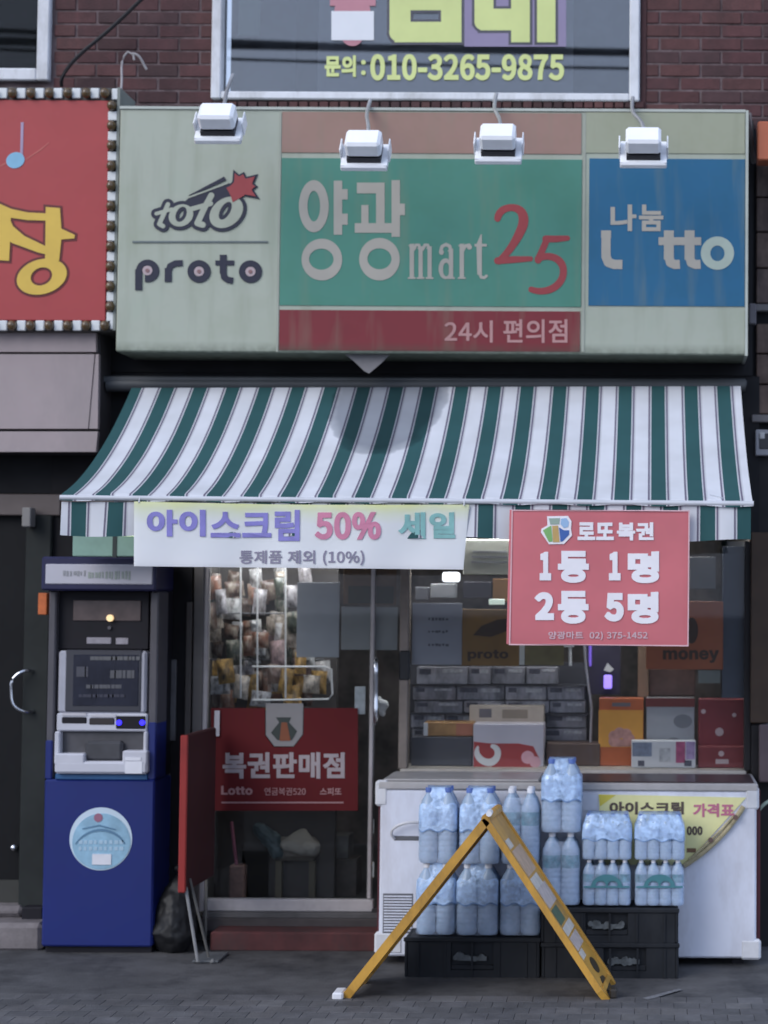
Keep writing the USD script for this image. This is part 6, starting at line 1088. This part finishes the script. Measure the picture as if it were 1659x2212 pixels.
part(rsn, 'note_stem', pslab(Polygon([(45, 264), (51, 264), (49, 345), (43, 345)]), dN + .006, .004), look('note_lilac', (0.36, 0.28, 0.40), 0.5)); part(rsn, 'note_head', pslab(ell(33, 346, 20, 17, -20), dN + .0065, .004), look('note_blue', (0.22, 0.45, 0.62), 0.5))
part(rsn, 'scratch', [pslab(brush([(-5, 362), (20, 348), (40, 335)], [2.5, 3, 2]), dN + .005, .003), pslab(brush([(55, 345), (85, 325), (106, 308)], [2, 3, 1.5]), dN + .005, .003)], look('scratch_salmon', (0.48, 0.12, 0.10), 0.5))

nb2 = thing('neighbour_shop', 'neighbouring shop front on the left with pinkish grey cladding and a dark glazed door', 'shop front', (PX(60, 2000, 0), 0, 0))
M_clad = look('pinkish_cladding', (0.345, 0.285, 0.285), 0.6, 0.06, 4, dirt=(0.22, 0.20, 0.2), dirt_amount=0.4, dirt_scale=4)
gap = look('groove_dark', (0.045, 0.04, 0.042), 0.8)
dP = 0.25
part(nb2, 'cladding_panel', pslab(Polygon([(-420, 718), (207, 718), (207, 760), (-420, 760)]), dP, .03), M_clad)
part(nb2, 'cladding_panel', pslab(Polygon([(-420, 765), (204, 765), (190, 926), (-420, 926)]), dP, .03), M_clad)
part(nb2, 'cladding_panel', pslab(Polygon([(206.5, 765), (213, 765), (211, 926), (192, 926)]), dP - .004, .03), M_clad)
part(nb2, 'cladding_panel', pslab(Polygon([(-420, 932), (211, 932), (207, 976), (-420, 976)]), dP, .03), M_clad)
part(nb2, 'cladding_back', bx(PX(-420, 800, .2), PX(213, 800, dP) - .004, 0.02, dP - .032, PZ(100, 975, dP), PZ(100, 700, dP)), gap)
part(nb2, 'soffit', bx(PX(-420, 1000, .1), PX(235, 1000, 0), -.2, 0.005, PZ(100, 1066, 0), PZ(100, 976, 0) + .2), M_blackgap)
part(nb2, 'lintel', pb(-420, 1066, 130, 1112, 0.05, 0.25, .004), look('taupe_lintel', (0.13, 0.105, 0.098), 0.6, 0.15, 6)); part(nb2, 'lintel', pb(131, 1066, 300, 1135, 0.048, 0.25, .004), look('taupe_lintel', (0.13, 0.105, 0.098)))
part(nb2, 'pipe_box', pb(47, 1096, 66, 1138, 0.14, 0.07, .004), look('pale_box', (0.22, 0.21, 0.20), 0.6))
part(nb2, 'door_post', bx(PX(48, 1500, .06), PX(104, 1500, .06), -.2, 0.06, 0.0, PZ(80, 1112, .06) - .002, .006), look('slate_post', (0.022, 0.025, 0.024), 0.6, 0.25, 5, spec=0.2))
dd = part(nb2, 'door', bx(PX(-420, 1500, 0), PX(48, 1500, 0) - .002, -.05, -0.01, 0.11, PZ(0, 1112, 0)), look('black_door', (0.009, 0.009, 0.010), 0.5, 0.2, 4, spec=0.15))
part(dd, 'handle', tube(smoothline([P(70, 1450, .06), P(48, 1451, .10), P(28, 1468, .11), P(25, 1495, .11), P(31, 1524, .11), P(50, 1536, .10), P(72, 1536, .06)], 30), 0.0085, 8), look('chrome', (0.7, 0.71, 0.74)), smooth=50)
part(dd, 'knob', trimesh.creation.icosphere(2, .016).apply_translation(P(30, 1831, .01)), look('chrome', (0.7, 0.71, 0.74)), smooth=60)
part(nb2, 'lower_panel', pb(-420, 1900, 46, 1990, 0.002, 0.03), look('moss_panel', (0.035, 0.035, 0.03), 0.6))
stp = bx(PX(-420, 2000, .2), PX(97, 2000, .2), -.1, 0.24, -0.01, PZ(40, 1995, .24), .02)
part(nb2, 'step', stp, look('worn_step', (0.17, 0.15, 0.15), 0.8, 0.3, 8, bump=.5, dirt=(0.08, 0.07, 0.07), dirt_amount=.7, dirt_scale=6)); part(nb2, 'step', bx(PX(-420, 2000, .2), PX(48, 2000, .1), -.1, 0.10, PZ(40, 1995, .24) + .001, PZ(40, 1958, .1), .02), look('worn_step', (0.17, 0.15, 0.15)))
part(nb2, 'mat_block', pb(46, 1960, 92, 1994, 0.13, 0.08, .006), M_blk)

# ---------------------------------------------------------------- right neighbour
nr = thing('right_neighbour', 'brown stone fronted building at the right edge beside the signboard', 'building', (PX(1650, 800, 0), 0, 0))
part(nr, 'backing', bx(PX(1624, 700, 0), PX(1760, 700, 0), -.2, 0.0, PZ(1650, 1160, 0), PZ(1650, 260, 0)), M_blackgap)
M_st = [look('brown_stone_%d' % i, c, 0.7, 0.35, 16, bump=.4, dirt=(0.22, 0.16, 0.13), dirt_amount=.5, dirt_scale=9) for i, c in enumerate([(0.095, 0.062, 0.05), (0.075, 0.052, 0.046), (0.12, 0.085, 0.066)])]
for y0, y1 in ((350, 425), (428, 500), (503, 578), (581, 655)): part(nr, 'stone', pb(1634, y0, 1760, y1, 0.03 + rg.uniform(0, .006), .04, .004), rg.choice(M_st))
part(nr, 'ledge', pb(1630, 657, 1760, 672, 0.05, .06, .004), look('ledge_grey', (0.16, 0.15, 0.15), 0.6)); part(nr, 'ledge', pb(1624, 896, 1760, 912, 0.05, .06, .004), look('ledge_grey', (0.16, 0.15, 0.15)))
for y0, y1 in ((700, 763), (766, 829), (832, 894)): part(nr, 'stone', pb(1634, y0, 1760, y1, 0.03 + rg.uniform(0, .006), .04, .004), rg.choice(M_st))
part(nr, 'bracket', pb(1618, 655, 1634, 700, 0.06, .05, .006), look('bracket_grey', (0.14, 0.13, 0.14), 0.6))
bxm = part(nr, 'meter_box', pb(1632, 928, 1664, 984, 0.06, .06, .004), look('meter_pale', (0.30, 0.30, 0.32), 0.5)); part(bxm, 'meter_window', pb(1640, 936, 1662, 970, 0.064, .01, .003), look('meter_dark', (0.03, 0.03, 0.033), 0.3)); part(bxm, 'meter_dial', pb(1641, 934, 1652, 948, 0.067, .008, .003), look('meter_white', (0.5, 0.5, 0.5), 0.4))
part(nr, 'wall_panel', pb(1624, 986, 1760, 1150, 0.02, .1), M_darkwall)
single('orange_sign', 'end of an orange sign at the upper right edge beside the cream signboard', 'sign', pb(1637, 262, 1800, 346, 0.30, .12, .006), look('sign_orange', (0.45, 0.13, 0.065), 0.45, 0.08))
sbk = thing('sign_bracket', 'thin grey metal strut behind the right top corner of the signboard', 'bracket', tuple(P(1625, 300, .2)))
part(sbk, 'strut', tube([P(1614, 246, .30), P(1622, 300, .22), P(1628, 350, .1)], .012, 8), look('strut_grey', (0.12, 0.11, 0.11), 0.5)); part(sbk, 'strut', tube([P(1622, 300, .22), P(1620, 246, .12)], .008, 8), look('strut_grey', (0.12, 0.11, 0.11)))
ph_ = single('pink_board', 'dull pinkish grey board leaning at the right edge beside the shop window', 'board', pb(1640, 1566, 1690, 1690, 0.10, .03, .004), look('board_pinkish', (0.115, 0.085, 0.09), 0.6, 0.15))
gc = thing('garden_hose', 'thin pale green hose end at the right edge above the freezer corner', 'hose', tuple(P(1650, 1745, .4)))
part(gc, 'hose', tube(smoothline([P(1638, 1752, .42), P(1650, 1738, .42), P(1668, 1728, .40), P(1690, 1726, .38)]), .008, 8), look('hose_green', (0.32, 0.40, 0.32), 0.4), smooth=50)

# ---------------------------------------------------------------- wires on the brick wall, cables over the street
single('wall_cable', 'dark cable slanting up across the brick wall over the red signboard', 'cable', tube(smoothline([P(133, 186, .05), P(135, 166, .08), P(144, 150, .09), P(220, 78, .10), P(304, 0, .11), P(345, -38, .12)], 30), .0085, 6), look('cable_black', (0.016, 0.015, 0.017), 0.6), smooth=50)
hw = thing('wire_hook', 'pale bent wire hook standing up from the corner of the red signboard', 'wire', tuple(P(262, 220, .2)))
part(hw, 'wire', tube(smoothline([P(258, 420, .29), P(259, 300, .27), P(260, 215, .2), P(263, 160, .14), P(267, 124, .12), P(277, 112, .12), P(286, 116, .12), P(290, 130, .12)], 30), .0055, 6), look('wire_pale', (0.32, 0.30, 0.30), 0.5), smooth=50)
part(hw, 'wire', tube(smoothline([P(286, 116, .12), P(298, 120, .12), P(308, 134, .11), P(317, 150, .10)], 16), .006, 6), look('wire_pale', (0.32, 0.30, 0.30)), smooth=50)
for k, (y, z0, z1, r) in enumerate(((-5.0, 5.72, 5.52, .03), (-5.3, 5.95, 5.72, .012), (-5.6, 6.2, 5.9, .02))):
    single('overhead_cable', ('thick', 'thin', 'middling')[k] + ' black cable crossing high over the street, mirrored in the upper window', 'cable', tube([[x, y, z0 + (z1 - z0) * (x + 8) / 16 - .25 * (1 - (x / 8) ** 2) * (k != 0)] for x in np.linspace(-8, 8, 24)], r, 6), look('cable_black', (0.016, 0.015, 0.017)))
single('tape_strip', 'pale strip of worn tape lying on the pavement right of the barrier foot', 'tape', slab(Polygon([(0, 0), (1, 0), (1, 1)]), 0, .001) if False else trimesh.Trimesh(*(lambda a: (np.array(a), np.array([[0, 1, 2], [0, 2, 3]])))([P(1388, 2152, 1.16) * [1, 1, 0] + [0, 0, .006], P(1400, 2156, 1.19) * [1, 1, 0] + [0, 0, .006], P(1474, 2126, 1.0) * [1, 1, 0] + [0, 0, .006], P(1466, 2122, .98) * [1, 1, 0] + [0, 0, .006]])), look('worn_tape', (0.15, 0.15, 0.16), 0.7, 0.4, 60))
lt = thing('litter', 'small crumpled pale paper on the pavement before the door step', 'litter', tuple(P(459, 2070, .4)))
part(lt, 'paper', blob([[P(459, 2076, .5)[0], -.5, .008]], [.011], .004, 2, .004, 90), look('litter_grey', (0.14, 0.14, 0.14), 0.8))
